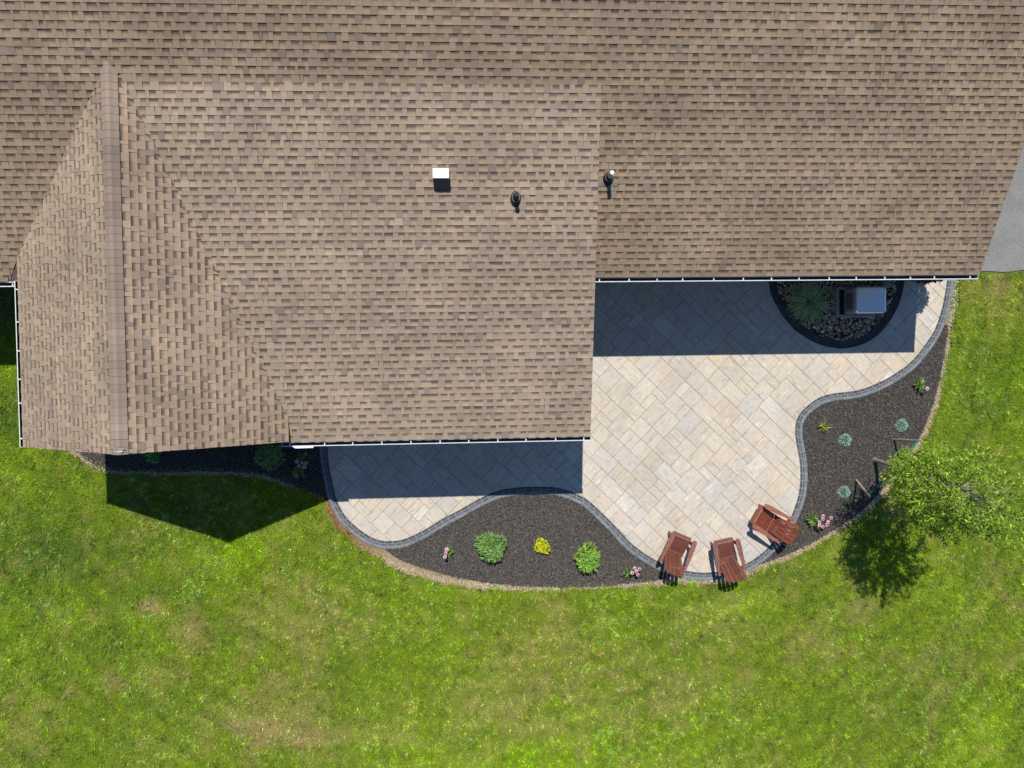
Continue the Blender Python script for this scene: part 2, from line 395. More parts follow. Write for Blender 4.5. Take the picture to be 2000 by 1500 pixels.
for i, j, k in slabs:
    cx, cy = (i + k[0] / 2 - NX / 2) * UN, (j + k[1] / 2 - NX / 2) * UN
    w, h = k[0] * UN - 0.0075, k[1] * UN - 0.0075
    loc2 = lambda a, b: (o_c[0] + (cx + a) * ca - (cy + b) * sa, o_c[1] + (cx + a) * sa + (cy + b) * ca)
    c = loc2(0, 0)
    if not (bx0 - 0.6 < c[0] < bx1 + 0.6 and by0 - 0.6 < c[1] < by1 + 0.6): continue
    rect = [loc2(-w / 2, -h / 2), loc2(w / 2, -h / 2), loc2(w / 2, h / 2), loc2(-w / 2, h / 2)]
    poly = clip_convex(patio_poly, rect)
    # drop repeated points
    q = []
    for p in poly:
        if not q or np.hypot(*(p - q[-1])) > 0.004: q.append(p)
    while len(q) > 2 and np.hypot(*(q[0] - q[-1])) < 0.004: q.pop()
    if len(q) < 3 or area(q) < 0.003: continue
    t = prng.choices([a for a, _ in tints], [b for _, b in tints])[0]
    s = prng.uniform(0.96, 1.04); t = tuple(v * s for v in t)
    recs.append((q, c, t, k, prng.random(), prng.uniform(-0.0012, 0.0012)))
def slab_geo(r):
    q, c, t, k, seed, dz = r; n = len(q); q = np.array(q); m = q.mean(0)
    z = 0.030 + dz; ins = m + (q - m) * 0.985
    vs_ = [(*p, 0.0) for p in q] + [(*p, z - 0.004) for p in q] + [(*p, z) for p in ins]
    fs_ = [(a, (a + 1) % n, n + (a + 1) % n, n + a) for a in range(n)] + [(n + a, n + (a + 1) % n, 2 * n + (a + 1) % n, 2 * n + a) for a in range(n)] + [tuple(range(2 * n, 3 * n))]
    d = q - np.array(c); lx = d[:, 0] * ca + d[:, 1] * sa; ly = -d[:, 0] * sa + d[:, 1] * ca
    if k[1] > k[0] or (k[0] == k[1] and seed > 0.8): lx, ly = ly, lx
    pv = np.stack([lx + seed * 90, ly + seed * 37, np.full(n, seed)], 1)
    return vs_, fs_, [t] * len(fs_), np.concatenate([pv, pv, pv])
def visible_area(poly, z=0.03):
    p = project(np.array([(a, b, z) for a, b in poly])); c = p.mean(0)
    return area(p) if 0 < c[0] < 2000 and 0 < c[1] < 1500 and not (c[0] < 1165 and c[1] < 870) and c[1] > 545 else 0
bigs = pick_largest(recs, lambda r: visible_area(r[0]), 300)
rest = [[], [], [], []]
for i, r in enumerate(recs):
    a, b, c_, d = slab_geo(r)
    if i in bigs: mk('paver', a, b, M['paver'], patio, c_, vecs=d)
    else:
        k0 = len(rest[0]); rest[0] += a; rest[1] += [tuple(x + k0 for x in f) for f in b]; rest[2] += c_; rest[3] += list(d)
mk('cut_pavers', rest[0], rest[1], M['paver'], patio, rest[2], vecs=rest[3])['kind'] = 'stuff'

def strip(name, A, B, z, m, parent=None):
    n = len(A)
    return mk(name, [(*p, z) for p in A] + [(*p, z) for p in B], [(i, i + 1, n + i + 1, n + i) for i in range(n - 1)], m, parent)
border = strip('patio_border', offset_path(inner, 0.002), border_out, 0.0295, M['grout']); border['kind'] = 'structure'
ringb = strip('gravel_bed_border', ring_in, offset_path(ring, -0.002), 0.022, M['joint']); ringb['kind'] = 'structure'
bricks = []
brng = random.Random(5)
def lay_row(path, d0, d1, tone, owner, L=0.19, gap=0.013):
    mid = offset_path(path, (d0 + d1) / 2)
    s = np.r_[0, np.cumsum(np.hypot(*np.diff(mid, axis=0).T))]
    lo, hi = offset_path(path, d0), offset_path(path, d1)
    at = lambda P, q: np.array([np.interp(q, s, P[:, 0]), np.interp(q, s, P[:, 1])])
    p = brng.uniform(-0.1, 0)
    while p < s[-1]:
        l = L * brng.uniform(0.96, 1.04); a, b = max(p, 0), min(p + l - gap, s[-1])
        if b - a > 0.03:
            k = brng.uniform(0.82, 1.2); t = tuple(v * k for v in tone)
            e = brng.uniform(-0.0015, 0.0015)
            bricks.append(([at(lo, a) , at(lo, (a + b) / 2), at(lo, b), at(hi, b), at(hi, (a + b) / 2), at(hi, a)], t, owner, 0.034 + e))
        p += l
lay_row(inner, 0.004, 0.060, (0.090, 0.090, 0.096), border)
lay_row(inner, 0.071, 0.125, (0.115, 0.123, 0.133), border)
lay_row(inner, 0.136, 0.194, (0.185, 0.20, 0.215), border)
for k in range(3):
    lay_row(ring, -0.004 - 0.073 * k - 0.066, -0.004 - 0.073 * k, (0.06, 0.063, 0.07), ringb, gap=0.006)
def brick_geo(r):
    q, t, ow, z = r; n = 6; q = np.array(q); m = q.mean(0); ins = m + (q - m) * 0.97
    vs_ = [(*p, 0.0) for p in q] + [(*p, z - 0.005) for p in q] + [(*p, z) for p in ins]
    return vs_, [(a, (a + 1) % n, n + (a + 1) % n, n + a) for a in range(n)] + [(n + a, n + (a + 1) % n, 2 * n + (a + 1) % n, 2 * n + a) for a in range(n)] + [tuple(range(12, 18))], t
bigs = pick_largest(bricks, lambda r: visible_area(r[0]) * (1 if r[2] is border else 0.6), 300)
rests = {border.name: MB(), ringb.name: MB()}
for i, r in enumerate(bricks):
    a, b, t = brick_geo(r)
    if i in bigs: mk('brick', a, b, M['brick'], r[2], [t] * len(b))
    else: rests[r[2].name].add(a, b, t)
for ow in (border, ringb):
    if rests[ow.name].v: rests[ow.name].build('brick_row', M['brick'], ow)['kind'] = 'stuff'

# ------------------------------------------------------------------ roofs
DARK = np.array((0.118, 0.096, 0.083)); GOLD = np.array((0.45, 0.33, 0.215)); MID = np.array((0.34, 0.26, 0.19))
TOOTH = [((0.345, 0.281, 0.215), 7), ((0.322, 0.262, 0.202), 4), ((0.26, 0.212, 0.175), 1.2), ((0.362, 0.293, 0.218), 2), ((0.33, 0.264, 0.212), 1.5)]
shingles = []
def shingle_field(roof, O, U, V, rows, bounds, seed, tint=(1, 1, 1)):
    """courses of laminated shingles; bounds(v0, v1) gives (lo at v0, lo at v1, hi at v0, hi at v1) along U"""
    r = random.Random(seed); O, U, V = map(np.array, (O, U, V)); N = np.cross(U, V); N = N if N[2] > 0 else -N
    P = lambda u, v, h: tuple(O + U * u + V * v + N * h)
    tint = np.array(tint)
    for j in range(rows):
        v0, v1 = j * EXP, (j + 1) * EXP
        bd = bounds(v0, v1)
        if bd is None: continue
        l0, l1, h0, h1 = bd; lo, hi = min(l0, l1), max(h0, h1)
        if hi - lo < 0.02: continue
        u = lo - r.uniform(0, 1.0); row_k = r.uniform(0.95, 1.05); wob = r.uniform(-0.004, 0.004)
        while u < hi:
            a, b = u, u + 1.0; u = b
            vs_, fs_, cs_ = [], [], []
            batch = r.uniform(0.94, 1.06) * row_k
            def quad(pts, cols):
                k = len(vs_); vs_.extend(pts); fs_.append((k, k + 1, k + 2, k + 3)); cs_.append([tuple(c) for c in cols])
            s = a; tooth = r.random() < 0.5; gold_k = r.uniform(0.85, 1.08)
            while s < b - 1e-6:
                e = s + ((r.uniform(0.085, 0.17) if r.random() < 0.85 else r.uniform(0.05, 0.09)) if tooth else r.uniform(0.095, 0.165))
                if b - e < 0.06: e = b
                e = min(e, b)
                s0, s1 = max(s, l0), max(s, l1); e0, e1 = min(e, h0), min(e, h1)
                e0, e1 = max(e0, s0), max(e1, s1)
                if (e0 - s0) + (e1 - s1) > 0.006:
                    w0 = v0 + wob
                    if not tooth:
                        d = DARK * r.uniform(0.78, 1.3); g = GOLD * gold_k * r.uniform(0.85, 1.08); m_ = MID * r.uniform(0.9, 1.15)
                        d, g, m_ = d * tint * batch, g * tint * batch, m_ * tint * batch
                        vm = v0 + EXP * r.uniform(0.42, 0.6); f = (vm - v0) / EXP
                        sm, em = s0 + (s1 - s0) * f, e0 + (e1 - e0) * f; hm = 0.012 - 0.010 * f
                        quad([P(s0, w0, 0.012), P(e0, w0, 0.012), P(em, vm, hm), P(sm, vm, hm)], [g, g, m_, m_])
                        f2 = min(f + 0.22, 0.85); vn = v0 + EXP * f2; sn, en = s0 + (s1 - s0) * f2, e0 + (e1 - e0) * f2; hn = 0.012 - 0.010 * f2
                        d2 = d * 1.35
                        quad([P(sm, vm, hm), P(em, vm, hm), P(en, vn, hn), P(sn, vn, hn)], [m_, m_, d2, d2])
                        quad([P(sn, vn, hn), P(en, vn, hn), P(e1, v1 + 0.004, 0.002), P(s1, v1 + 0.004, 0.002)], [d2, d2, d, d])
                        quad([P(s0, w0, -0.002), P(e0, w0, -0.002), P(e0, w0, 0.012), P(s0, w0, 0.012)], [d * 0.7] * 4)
                    else:
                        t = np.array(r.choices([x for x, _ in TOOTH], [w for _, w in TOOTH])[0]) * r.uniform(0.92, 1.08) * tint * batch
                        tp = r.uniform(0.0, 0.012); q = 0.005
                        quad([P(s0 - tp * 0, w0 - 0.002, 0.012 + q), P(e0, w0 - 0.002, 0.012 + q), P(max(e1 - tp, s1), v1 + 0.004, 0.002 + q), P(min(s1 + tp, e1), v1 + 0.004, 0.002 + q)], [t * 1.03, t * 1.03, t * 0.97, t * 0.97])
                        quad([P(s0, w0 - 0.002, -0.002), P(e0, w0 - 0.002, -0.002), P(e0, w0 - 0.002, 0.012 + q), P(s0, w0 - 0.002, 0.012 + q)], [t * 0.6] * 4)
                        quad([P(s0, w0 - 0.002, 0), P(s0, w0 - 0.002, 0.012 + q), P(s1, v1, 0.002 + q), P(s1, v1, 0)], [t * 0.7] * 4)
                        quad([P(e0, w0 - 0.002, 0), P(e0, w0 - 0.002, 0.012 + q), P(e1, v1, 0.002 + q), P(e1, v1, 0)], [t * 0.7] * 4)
                s = e; tooth = not tooth
            if vs_:
                A, B = max(a, lo), min(b, hi)
                px = project(np.array([P(A, v0, 0), P(B, v0, 0), P(B, v1, 0), P(A, v1, 0)])); cpx = px.mean(0)
                vis = area(px) if 0 < cpx[0] < 2000 and 0 < cpx[1] < 1500 and B - A > 0.3 else 0
                shingles.append((vs_, fs_, cs_, roof, vis))

def deck(name, poly, N, t=0.14):
    N = Vector(N).normalized(); n = len(poly)
    top = [Vector(p) - N * 0.003 for p in poly]; bot = [p - Vector((0, 0, t)) for p in top]
    return mk(name, top + bot, [tuple(range(n)), tuple(range(2 * n - 1, n - 1, -1))] + [(i, (i + 1) % n, n + (i + 1) % n, n + i) for i in range(n)], M['deck'], house)

main_roof = deck('main_roof', [(XL, yR, zR), (xR, yR, zR), (xR, yRidge, zRp(yRidge)), (XL, yRidge, zRp(yRidge))], (0, -mR, 1))
mk('rear_slope', [(XL, yRidge, zRp(yRidge)), (xR, yRidge, zRp(yRidge)), (xR, 2 * yRidge - yR, zR), (XL, 2 * yRidge - yR, zR)], [(0, 1, 2, 3)], M['shingle'], main_roof, [(0.3, 0.23, 0.17)])
xv = xg + (zgr - zMp(yMt)) / mG
ext_roof = deck('extension_roof', [(xGr, yM, zM), (xM, yM, zM), (xM, yMt, zMp(yMt)), (xv, yMt, zMp(yMt)), (xGr, yM + (zG - zM) / mM, zG)], (0, -mM, 1))
gable_roof = mk('gable_roof', [(xGl, yG, zG), (xg, yG, zgr - 0.002), (xGr, yG, zG), (xGl, yR + (zG - zR) / mR, zG), (xg, yn, zgr - 0.002), (xGr, yM + (zG - zM) / mM, zG), (xv, yMt, zMp(yMt)),
                               (xGl, yG, zG - 0.14), (xg, yG, zgr - 0.14), (xGr, yG, zG - 0.14), (xGl, yR + (zG - zR) / mR, zG - 0.14), (xGr, yM + (zG - zM) / mM, zG - 0.14)],
                [(0, 1, 4, 3), (1, 2, 5, 6, 4), (0, 1, 8, 7), (1, 2, 9, 8), (0, 3, 10, 7), (2, 5, 11, 9), (7, 8, 11, 10), (8, 9, 11)], M['deck'], house)

nM = math.hypot(1, mM); nR = math.hypot(1, mR); nG = math.hypot(1, mG)
# extension
def bM(v0, v1):
    r = []
    for v in (v0, v1):
        y = yM + v / nM; r.append(max(xg + (zgr - zMp(y)) / mG if zMp(y) > zG else xGr, xg) - 0.03)
    return r[0], r[1], xM, xM
rowsM = int((yMt - yM) * nM / EXP + 0.5)
shingle_field(ext_roof, (0, yM, zM), (1, 0, 0), (0, 1 / nM, mM / nM), rowsM, bM, 21, (0.975, 0.955, 0.94))
# main roof, right and left of the gable
rowsR = int((8.6 - yR) * nR / EXP)
jit = [random.Random(900 + j).uniform(-0.5, 0.5) for j in range(rowsR)]
def bR(v0, v1):
    y1 = yR + v1 / nR; j = int(round(v0 / EXP))
    if y1 < yMt + 0.01: return xM - 0.15, xM - 0.15, xR, xR
    r = []
    for v in (v0, v1):
        y = yR + v / nR; r.append(xg + jit[j] if yR + v0 / nR > yn - 0.05 else max(xg + (zgr - zRp(y)) / mG, xg) - 0.03)
    return r[0], r[1], xR, xR
def bL(v0, v1):
    j = int(round(v0 / EXP)); r = []
    for v in (v0, v1):
        y = yR + v / nR; r.append(xg + jit[j] if yR + v0 / nR > yn - 0.05 else min(xg - (zgr - zRp(y)) / mG, xg) + 0.03)
    return -13.0, -13.0, r[0], r[1]
shingle_field(main_roof, (0, yR, zR), (1, 0, 0), (0, 1 / nR, mR / nR), rowsR, bR, 22, (1.0, 0.945, 0.865))
shingle_field(main_roof, (0, yR, zR), (1, 0, 0), (0, 1 / nR, mR / nR), rowsR, bL, 23, (1.0, 0.945, 0.865))
# gable slopes
rowsG = int((xGr - xGl) / 2 * nG / EXP)
def bGl(v0, v1):
    r = []
    for v in (v0, v1):
        z = zG + v * mG / nG; r.append(yR + (z - zR) / mR)
    return yG, yG, r[0] + 0.0, r[1] + 0.0
def bGr(v0, v1):
    r = []
    for v in (v0, v1):
        z = zG + v * mG / nG; r.append(min(yM + (z - zM) / mM, yR + (z - zR) / mR))
    return yG, yG, r[0] - 0.01, r[1] - 0.01
shingle_field(gable_roof, (xGl, 0, zG), (0, 1, 0), (1 / nG, 0, mG / nG), rowsG, bGl, 24, (1.0, 0.98, 0.95))
shingle_field(gable_roof, (xGr, 0, zG), (0, 1, 0), (-1 / nG, 0, mG / nG), rowsG, bGr, 25, (1.03, 0.98, 0.94))
bigs = pick_largest(shingles, lambda r: r[4], 300)
field = [[], [], []]
for i, (a, b, c, roof, _) in enumerate(shingles):
    if i in bigs: mk('shingle', a, b, M['shingle'], roof, c)
    else:
        k0 = len(field[0]); field[0] += a; field[1] += [tuple(x + k0 for x in f) for f in b]; field[2] += c
mk('shingle_courses', field[0], field[1], M['shingle'], house, field[2])['kind'] = 'stuff'

# ridge caps of the gable, lapped from the peak end
cr = random.Random(31)
y = yG; k = 0
while y < yn + 0.05:
    y2 = min(y + EXP * 1.0, yn + 0.12); w = 0.155
    t = np.array((0.30, 0.232, 0.182)) * cr.uniform(0.93, 1.07) * (0.82 + 0.36 * fade_noise(np.array([y]), np.array([0.0]), 0.55, 33)[0])
    prof = [(-w, -w * mG), (-w * 0.55, -w * 0.52 * mG), (-0.03, -0.012), (0.03, -0.012), (w * 0.55, -w * 0.52 * mG), (w, -w * mG)]
    front = 0.026 if k > 1 else 0.018
    vs_ = [(xg + px_, y - 0.004, zgr + pz + front + (0.012 if px_ > w * 0.9 else 0)) for px_, pz in prof] + [(xg + px_, y2 + 0.03, zgr + pz + front - 0.008 + (0.012 if px_ > w * 0.9 else 0)) for px_, pz in prof] + [(xg + px_, y - 0.004, zgr + pz - 0.0) for px_, pz in prof] + [(xg + prof[0][0], y2 + .03, zgr + prof[0][1]), (xg + prof[-1][0], y2 + .03, zgr + prof[-1][1])]
    fs_ = [(i, i + 1, 7 + i, 6 + i) for i in range(5)] + [(12 + i, 13 + i, 1 + i, i) for i in range(5)] + [(12, 0, 6, 18), (17, 5, 11, 19)]
    if y2 <= yn + 0.1: mk('ridge_cap', vs_, fs_, M['shingle'], gable_roof, [tuple(t)] * len(fs_))
    y = y2; k += 1
# pale sealant smears on the last caps
sm = MB()
for sx_, sy_, l_, w_ in ((-0.02, 0.05, 0.10, 0.012), (0.045, 0.06, 0.035, 0.010), (-0.075, 0.055, 0.045, 0.010), (0.02, 0.10, 0.09, 0.006), (-0.06, 0.10, 0.006, 0.03)):
    pz = zgr - abs(sx_) * mG * 0.7 + 0.022
    sm.box(xg + sx_, xg + sx_ + l_, yG + sy_, yG + sy_ + w_, pz - 0.02, pz)
sm.build('sealant', M['white'], gable_roof)

# ------------------------------------------------------------------ walls, soffits, gutters
def wall(name, mb): return mb.build(name, M['siding'], house)
def siding_face(mb, x0, x1, y, z0, z1):                      # lapped boards on a wall facing -y
    z = z0
    while z < z1 - 0.02:
        e = min(z + 0.115, z1)
        mb.hexa([(x0, y - 0.016, z), (x1, y - 0.016, z), (x1, y, z), (x0, y, z), (x0, y - 0.003, e), (x1, y - 0.003, e), (x1, y, e), (x0, y, e)]); z = e
b = MB(); b.box(XL + 0.3, xR - 0.3, wallR, 2 * yRidge - yR - 0.4, -0.05, zR + 0.02); siding_face(b, xM - 0.2, xR - 0.3, wallR, 0, zR); siding_face(b, XL + 0.3, xGl + 0.3, wallR, 0, zR)
wall('main_wall', b)
b = MB()
for xx in (xR - 0.3, XL + 0.3):
    b.add([(xx, wallR, zR), (xx, 2 * yRidge - yR - 0.4, zR), (xx, yRidge, zRp(yRidge) - 0.2)], [(0, 1, 2)])
wall('gable_end_wall', b)
b = MB(); xw = xM - 0.25
b.add([(xGr - 0.4, wallM, -0.05), (xw, wallM, -0.05), (xw, wallR + 0.2, -0.05), (xw, yMt - 0.3, zMp(yMt - 0.3) - 0.1), (xw, wallM, zMp(wallM) - 0.05), (xGr - 0.4, wallM, zMp(wallM) - 0.05)],
      [(0, 1, 4, 5), (1, 2, 3, 4)])
siding_face(b, xGr - 0.4, xw, wallM, 0, zM)
wall('extension_wall', b)
b = MB(); b.box(xGl + 0.35, xGr - 0.35, wallG, wallR + 0.05, -0.05, zG - 0.1)
b.add([(xGl + 0.35, wallG, zG - 0.1), (xGr - 0.35, wallG, zG - 0.1), (xg, wallG, zgr - 0.2)], [(0, 1, 2)]); siding_face(b, xGl + 0.35, xGr - 0.35, wallG, 0, zG - 0.1)
wall('gable_wall', b)

def fascia(name, P, Q, out, h=0.17):
    P, Q, o = Vector(P), Vector(Q), Vector(out); d = Vector((0, 0, -h))
    a = [P + d, Q + d, Q + d + o * 0.02, P + d + o * 0.02, P, Q, Q + o * 0.02, P + o * 0.02]
    return MB().hexa(a).build(name, M['white'], house)
fascia('fascia', (xGr, yM, zM - 0.012), (xM, yM, zM - 0.012), (0, -1, 0))
fascia('fascia', (xM - 0.1, yR, zR - 0.012), (xR, yR, zR - 0.012), (0, -1, 0))
fascia('fascia', (XL, yR, zR - 0.012), (xGl, yR, zR - 0.012), (0, -1, 0))
fascia('fascia', (xGl, yG, zG - 0.012), (xGl, yR, zG - 0.012), (-1, 0, 0))
fascia('rake_board', (xM - 0.021, yM, zM - 0.014), (xM - 0.021, yMt - 0.3, zMp(yMt - 0.3) - 0.014), (1, 0, 0))
fascia('rake_board', (xR - 0.021, yR, zR - 0.014), (xR - 0.021, yRidge, zRp(yRidge) - 0.014), (1, 0, 0))
fascia('rake_board', (xGl, yG + 0.02, zG - 0.016), (xg, yG + 0.02, zgr - 0.016), (0, -1, 0))
fascia('rake_board', (xg, yG + 0.02, zgr - 0.016), (xGr, yG + 0.02, zG - 0.016), (0, -1, 0))
for x0_, x1_, y0_, y1_, z_ in ((xM - 0.2, xR, yR, wallR + 0.01, zR), (XL, xGl + 0.4, yR, wallR + 0.01, zR - 0.004), (xGr - 0.3, xM, yM, wallM + 0.01, zM), (xGl, xGl + 0.37, yG, wallR, zG), (xM - 0.26, xM, wallM + 0.012, yR, zM)):
    MB().box(x0_, x1_, y0_, y1_, z_ - 0.20, z_ - 0.185).build('soffit', M['white'], house)

def gutter(P, Q, out, hangers, wid=0.105, ends=(True, True)):
    """trough along P-Q; out = direction away from the wall; hangers are positions 0..1"""
    P, Q, o = Vector(P), Vector(Q), Vector(out); zt = Vector((0, 0, 1)); t = 0.004
    prof = [(0.022, 0), (0.022, -0.10), (wid * 0.72, -0.10), (wid, -0.045), (wid, 0.0), (wid - 0.018, 0.002), (wid - 0.018, -0.004), (wid - 0.006, -0.005), (wid - 0.006, -0.042), (wid * 0.7, -0.094), (0.026, -0.094), (0.026, 0)]
    n = len(prof); vs_ = [P + o * a + zt * b_ for a, b_ in prof] + [Q + o * a + zt * b_ for a, b_ in prof]
    g = MB()
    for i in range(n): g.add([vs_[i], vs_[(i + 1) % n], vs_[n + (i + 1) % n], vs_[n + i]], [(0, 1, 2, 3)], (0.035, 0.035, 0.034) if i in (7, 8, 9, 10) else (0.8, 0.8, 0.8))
    d = (Q - P).normalized()
    for E_, f in ((P, ends[0]), (Q, ends[1])):
        if f:
            a = [E_ + o * x + zt * z_ for x, z_ in ((0.022, -0.10), (wid * 0.72, -0.10), (wid, -0.045), (wid, 0.003), (0.022, 0.003))]
            s = d * (0.006 if E_ == Q else -0.006)
            g.add(a + [p + s for p in a], [(0, 1, 2, 3, 4), (9, 8, 7, 6, 5)] + [(i, (i + 1) % 5, 5 + (i + 1) % 5, 5 + i) for i in range(5)], (0.8, 0.8, 0.8))
    go = g.build('gutter', M['gutter'], house)
    for h in hangers:
        c = P + (Q - P) * h; w = d * 0.013
        MB().hexa([c - w + o * 0.03 + zt * -0.02, c + w + o * 0.03 + zt * -0.02, c + w + o * (wid - 0.004) + zt * -0.012, c - w + o * (wid - 0.004) + zt * -0.012,
                   c - w * 0.8 + o * 0.03 + zt * 0.004, c + w * 0.8 + o * 0.03 + zt * 0.004, c + w * 0.8 + o * (wid - 0.004) + zt * 0.006, c - w * 0.8 + o * (wid - 0.004) + zt * 0.006]).build('hanger', M['white'], go)
    return go
zgt = -0.045
def along(px, axis, lo, hi, z):
    return [(gp(*q, z)[axis] - lo) / (hi - lo) for q in px]
xg0 = gp(550, 868, zM)[0]
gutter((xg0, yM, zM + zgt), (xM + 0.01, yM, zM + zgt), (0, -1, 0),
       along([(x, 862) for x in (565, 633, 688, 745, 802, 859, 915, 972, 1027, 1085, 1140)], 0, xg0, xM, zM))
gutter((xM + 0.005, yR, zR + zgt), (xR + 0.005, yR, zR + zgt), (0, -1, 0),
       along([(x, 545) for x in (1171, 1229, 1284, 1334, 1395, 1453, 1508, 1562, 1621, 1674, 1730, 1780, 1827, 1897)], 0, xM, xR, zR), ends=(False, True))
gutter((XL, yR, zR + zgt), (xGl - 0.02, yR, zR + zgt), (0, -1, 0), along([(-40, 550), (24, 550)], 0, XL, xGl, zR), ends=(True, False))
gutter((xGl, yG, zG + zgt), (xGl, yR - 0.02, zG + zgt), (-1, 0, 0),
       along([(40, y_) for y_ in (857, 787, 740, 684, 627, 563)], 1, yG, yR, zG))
# downspouts and the splash guard
def spout(pts, w=0.065):
    pts = [Vector(p) for p in pts]; b = MB()
    b.tube(pts, w * 0.62, 8); return b.build('downspout', M['white'], house)
spout([(xGr + 0.03, yM - 0.06, zM - 0.14), (xGr + 0.03, yM - 0.05, zM - 0.22), (xGr + 0.03, wallM - 0.04, zM - 0.45), (xGr + 0.03, wallM - 0.04, 0.15), (xGr + 0.03, wallM - 0.25, 0.05)])
pA, pB = gp(569, 869.5, zM - 0.06), gp(613, 870, zM - 0.06)
MB().hexa([(pA[0], yM - 0.112, zM - 0.10), (pB[0], yM - 0.112, zM - 0.10), (pB[0], yM - 0.106, zM - 0.10), (pA[0], yM - 0.106, zM - 0.10),
           (pA[0] + 0.1, yM - 0.138, zM + 0.01), (pB[0], yM - 0.134, zM + 0.01), (pB[0], yM - 0.103, zM - 0.038), (pA[0] + 0.1, yM - 0.103, zM - 0.038)]).build('splash_guard', M['white'], house)
px0 = gp(28, 553, zR - 0.1)
spout([(px0[0], yR - 0.06, zR - 0.13), (px0[0] + 0.0, yR - 0.08, zR - 0.2), (px0[0] + 0.1, yR - 0.30, zR - 0.55), (px0[0] + 0.22, yR - 0.32, zR - 1.0)])

# roof vents, parts of the house
def on_roof(u, v, fz):
    lo, hi = 0.0, 9.0
    for _ in range(50):
        m_ = (lo + hi) / 2; p = gp(u, v, m_)
        if fz(p[1]) > m_: lo = m_
        else: hi = m_
    return gp(u, v, lo)
p = on_roof(862, 352, zMp); hw = 0.148
zb = lambda yy: zMp(yy)
ya, yb, yc = p[1] + 0.15, p[1] - 0.03, p[1] - 0.20
topz = zb(p[1]) + 0.30
hood = MB().hexa([(p[0] - hw, yb, zb(yb) - 0.02), (p[0] + hw, yb, zb(yb) - 0.02), (p[0] + hw, ya, zb(ya) - 0.02), (p[0] - hw, ya, zb(ya) - 0.02),
                  (p[0] - hw, yb, topz), (p[0] + hw, yb, topz), (p[0] + hw, ya, topz + 0.0), (p[0] - hw, ya, topz + 0.0)]).build('vent_hood', M['galv'], house)
hood['label'] = 'square metal vent hood with bright top on the extension roof'
MB().hexa([(p[0] - hw, yc, zb(yc) - 0.01), (p[0] + hw, yc, zb(yc) - 0.01), (p[0] + hw, yb - 0.002, zb(yb) - 0.01), (p[0] - hw, yb - 0.002, zb(yb) - 0.01),
           (p[0] - hw, yb - 0.012, topz - 0.03), (p[0] + hw, yb - 0.012, topz - 0.03), (p[0] + hw, yb - 0.002, topz - 0.03), (p[0] - hw, yb - 0.002, topz - 0.03)]).build('damper_flap', M['slate'], hood)
def vent_pipe(u, v, fz, slope, pm, h, label, plate):
    p = Vector(on_roof(u, v, fz)); N = Vector((0, -slope, 1)).normalized(); V = Vector((0, 1, slope)).normalized(); Ux = Vector((1, 0, 0))
    pipe = MB(); pipe.tube([p - Vector((0, 0, 0.05)), p + Vector((0, 0, h))], 0.043, 14, cap=False)
    pipe.tube([p + Vector((0, 0, h)), p + Vector((0, 0, h - 0.12))], 0.033, 14); pipe.tube([p + Vector((0, 0, h)), p + Vector((0, 0, h + 0.001))], [0.043, 0.033], 14, cap=False)
    po = pipe.build('vent_pipe', pm, house, smooth=False); po['label'] = label
    bo = MB(); n = 18
    loops = [(0.105, 0.155, 0.012, -0.02), (0.095, 0.14, 0.035, -0.015), (0.062, 0.075, 0.09, -0.0), (0.046, 0.048, 0.15, 0.0)]
    vs_ = []
    for rx_, ry_, hh, off in loops:
        for k in range(n):
            a = 2 * math.pi * k / n; vs_.append(p + Ux * rx_ * math.cos(a) + V * (ry_ * math.sin(a) + off) + (N if hh < 0.05 else Vector((0, 0, 1))) * hh)
    bo.add(vs_, [(j * n + k, j * n + (k + 1) % n, (j + 1) * n + (k + 1) % n, (j + 1) * n + k) for j in range(3) for k in range(n)])
    bo.build('pipe_boot', M['rubber'], po, smooth=True)
    rg = MB(); ring_ = []
    for k in range(n + 1):
        a = 2 * math.pi * k / n; ring_.append(p + Ux * 0.07 * math.cos(a) + V * 0.09 * math.sin(a) + Vector((0, 0, 0.082)))
    rg.tube(ring_, 0.008, 6, cap=False); rg.build('clamp_ring', M['lead'], po)
    if plate:
        c = p - V * 0.13
        MB().hexa([x + N * e for e in (0.0, 0.017) for x in (c - Ux * .2 - V * .035, c + Ux * .2 - V * .035, c + Ux * .2 + V * .035, c - Ux * .2 + V * .035)]).build('flashing', M['lead'], po)
vent_pipe(1007, 387, zMp, mM, M['rubber'], 0.36, 'short black vent pipe in a rubber boot on the extension roof', False)
vent_pipe(1188, 347, zRp, mR, M['pvc'], 0.42, 'pale vent pipe in a black boot beside the extension rake', True)

# ------------------------------------------------------------------ lawn
houses = [[(XL, wallR), (xR - 0.3, wallR), (xR - 0.3, 20), (XL, 20)], [(xGl + 0.35, wallG), (xGr, wallG), (xGr, 3), (xGl + 0.35, 3)]]
le = offset_path(soil_edge, -0.055)
lawn_hole = np.concatenate([le, [(le[-1][0], wallR + 0.3), (2.4, wallR + 0.3), (2.4, 0), (le[0][0], 0)]])
def lawn_mask(x, y, wig=0.16):
    wx = (fbm(x, y, 0.25, 61) - 0.5) * 2 * wig; wy = (fbm(x, y, 0.25, 65) - 0.5) * 2 * wig
    m_ = ~inside(lawn_hole, x + wx, y + wy)
    m_ &= ~((x > dx0) & (y > drive_y - 0.03 + wy))
    for h_ in houses: m_ &= ~inside(h_, x, y)
    return m_
spots = lambda lst, x, y: sum(w * np.exp(-(((x - gp(u, v)[0]) / sx_) ** 2 + ((y - gp(u, v)[1]) / sy_) ** 2)) for u, v, sx_, sy_, w in lst)
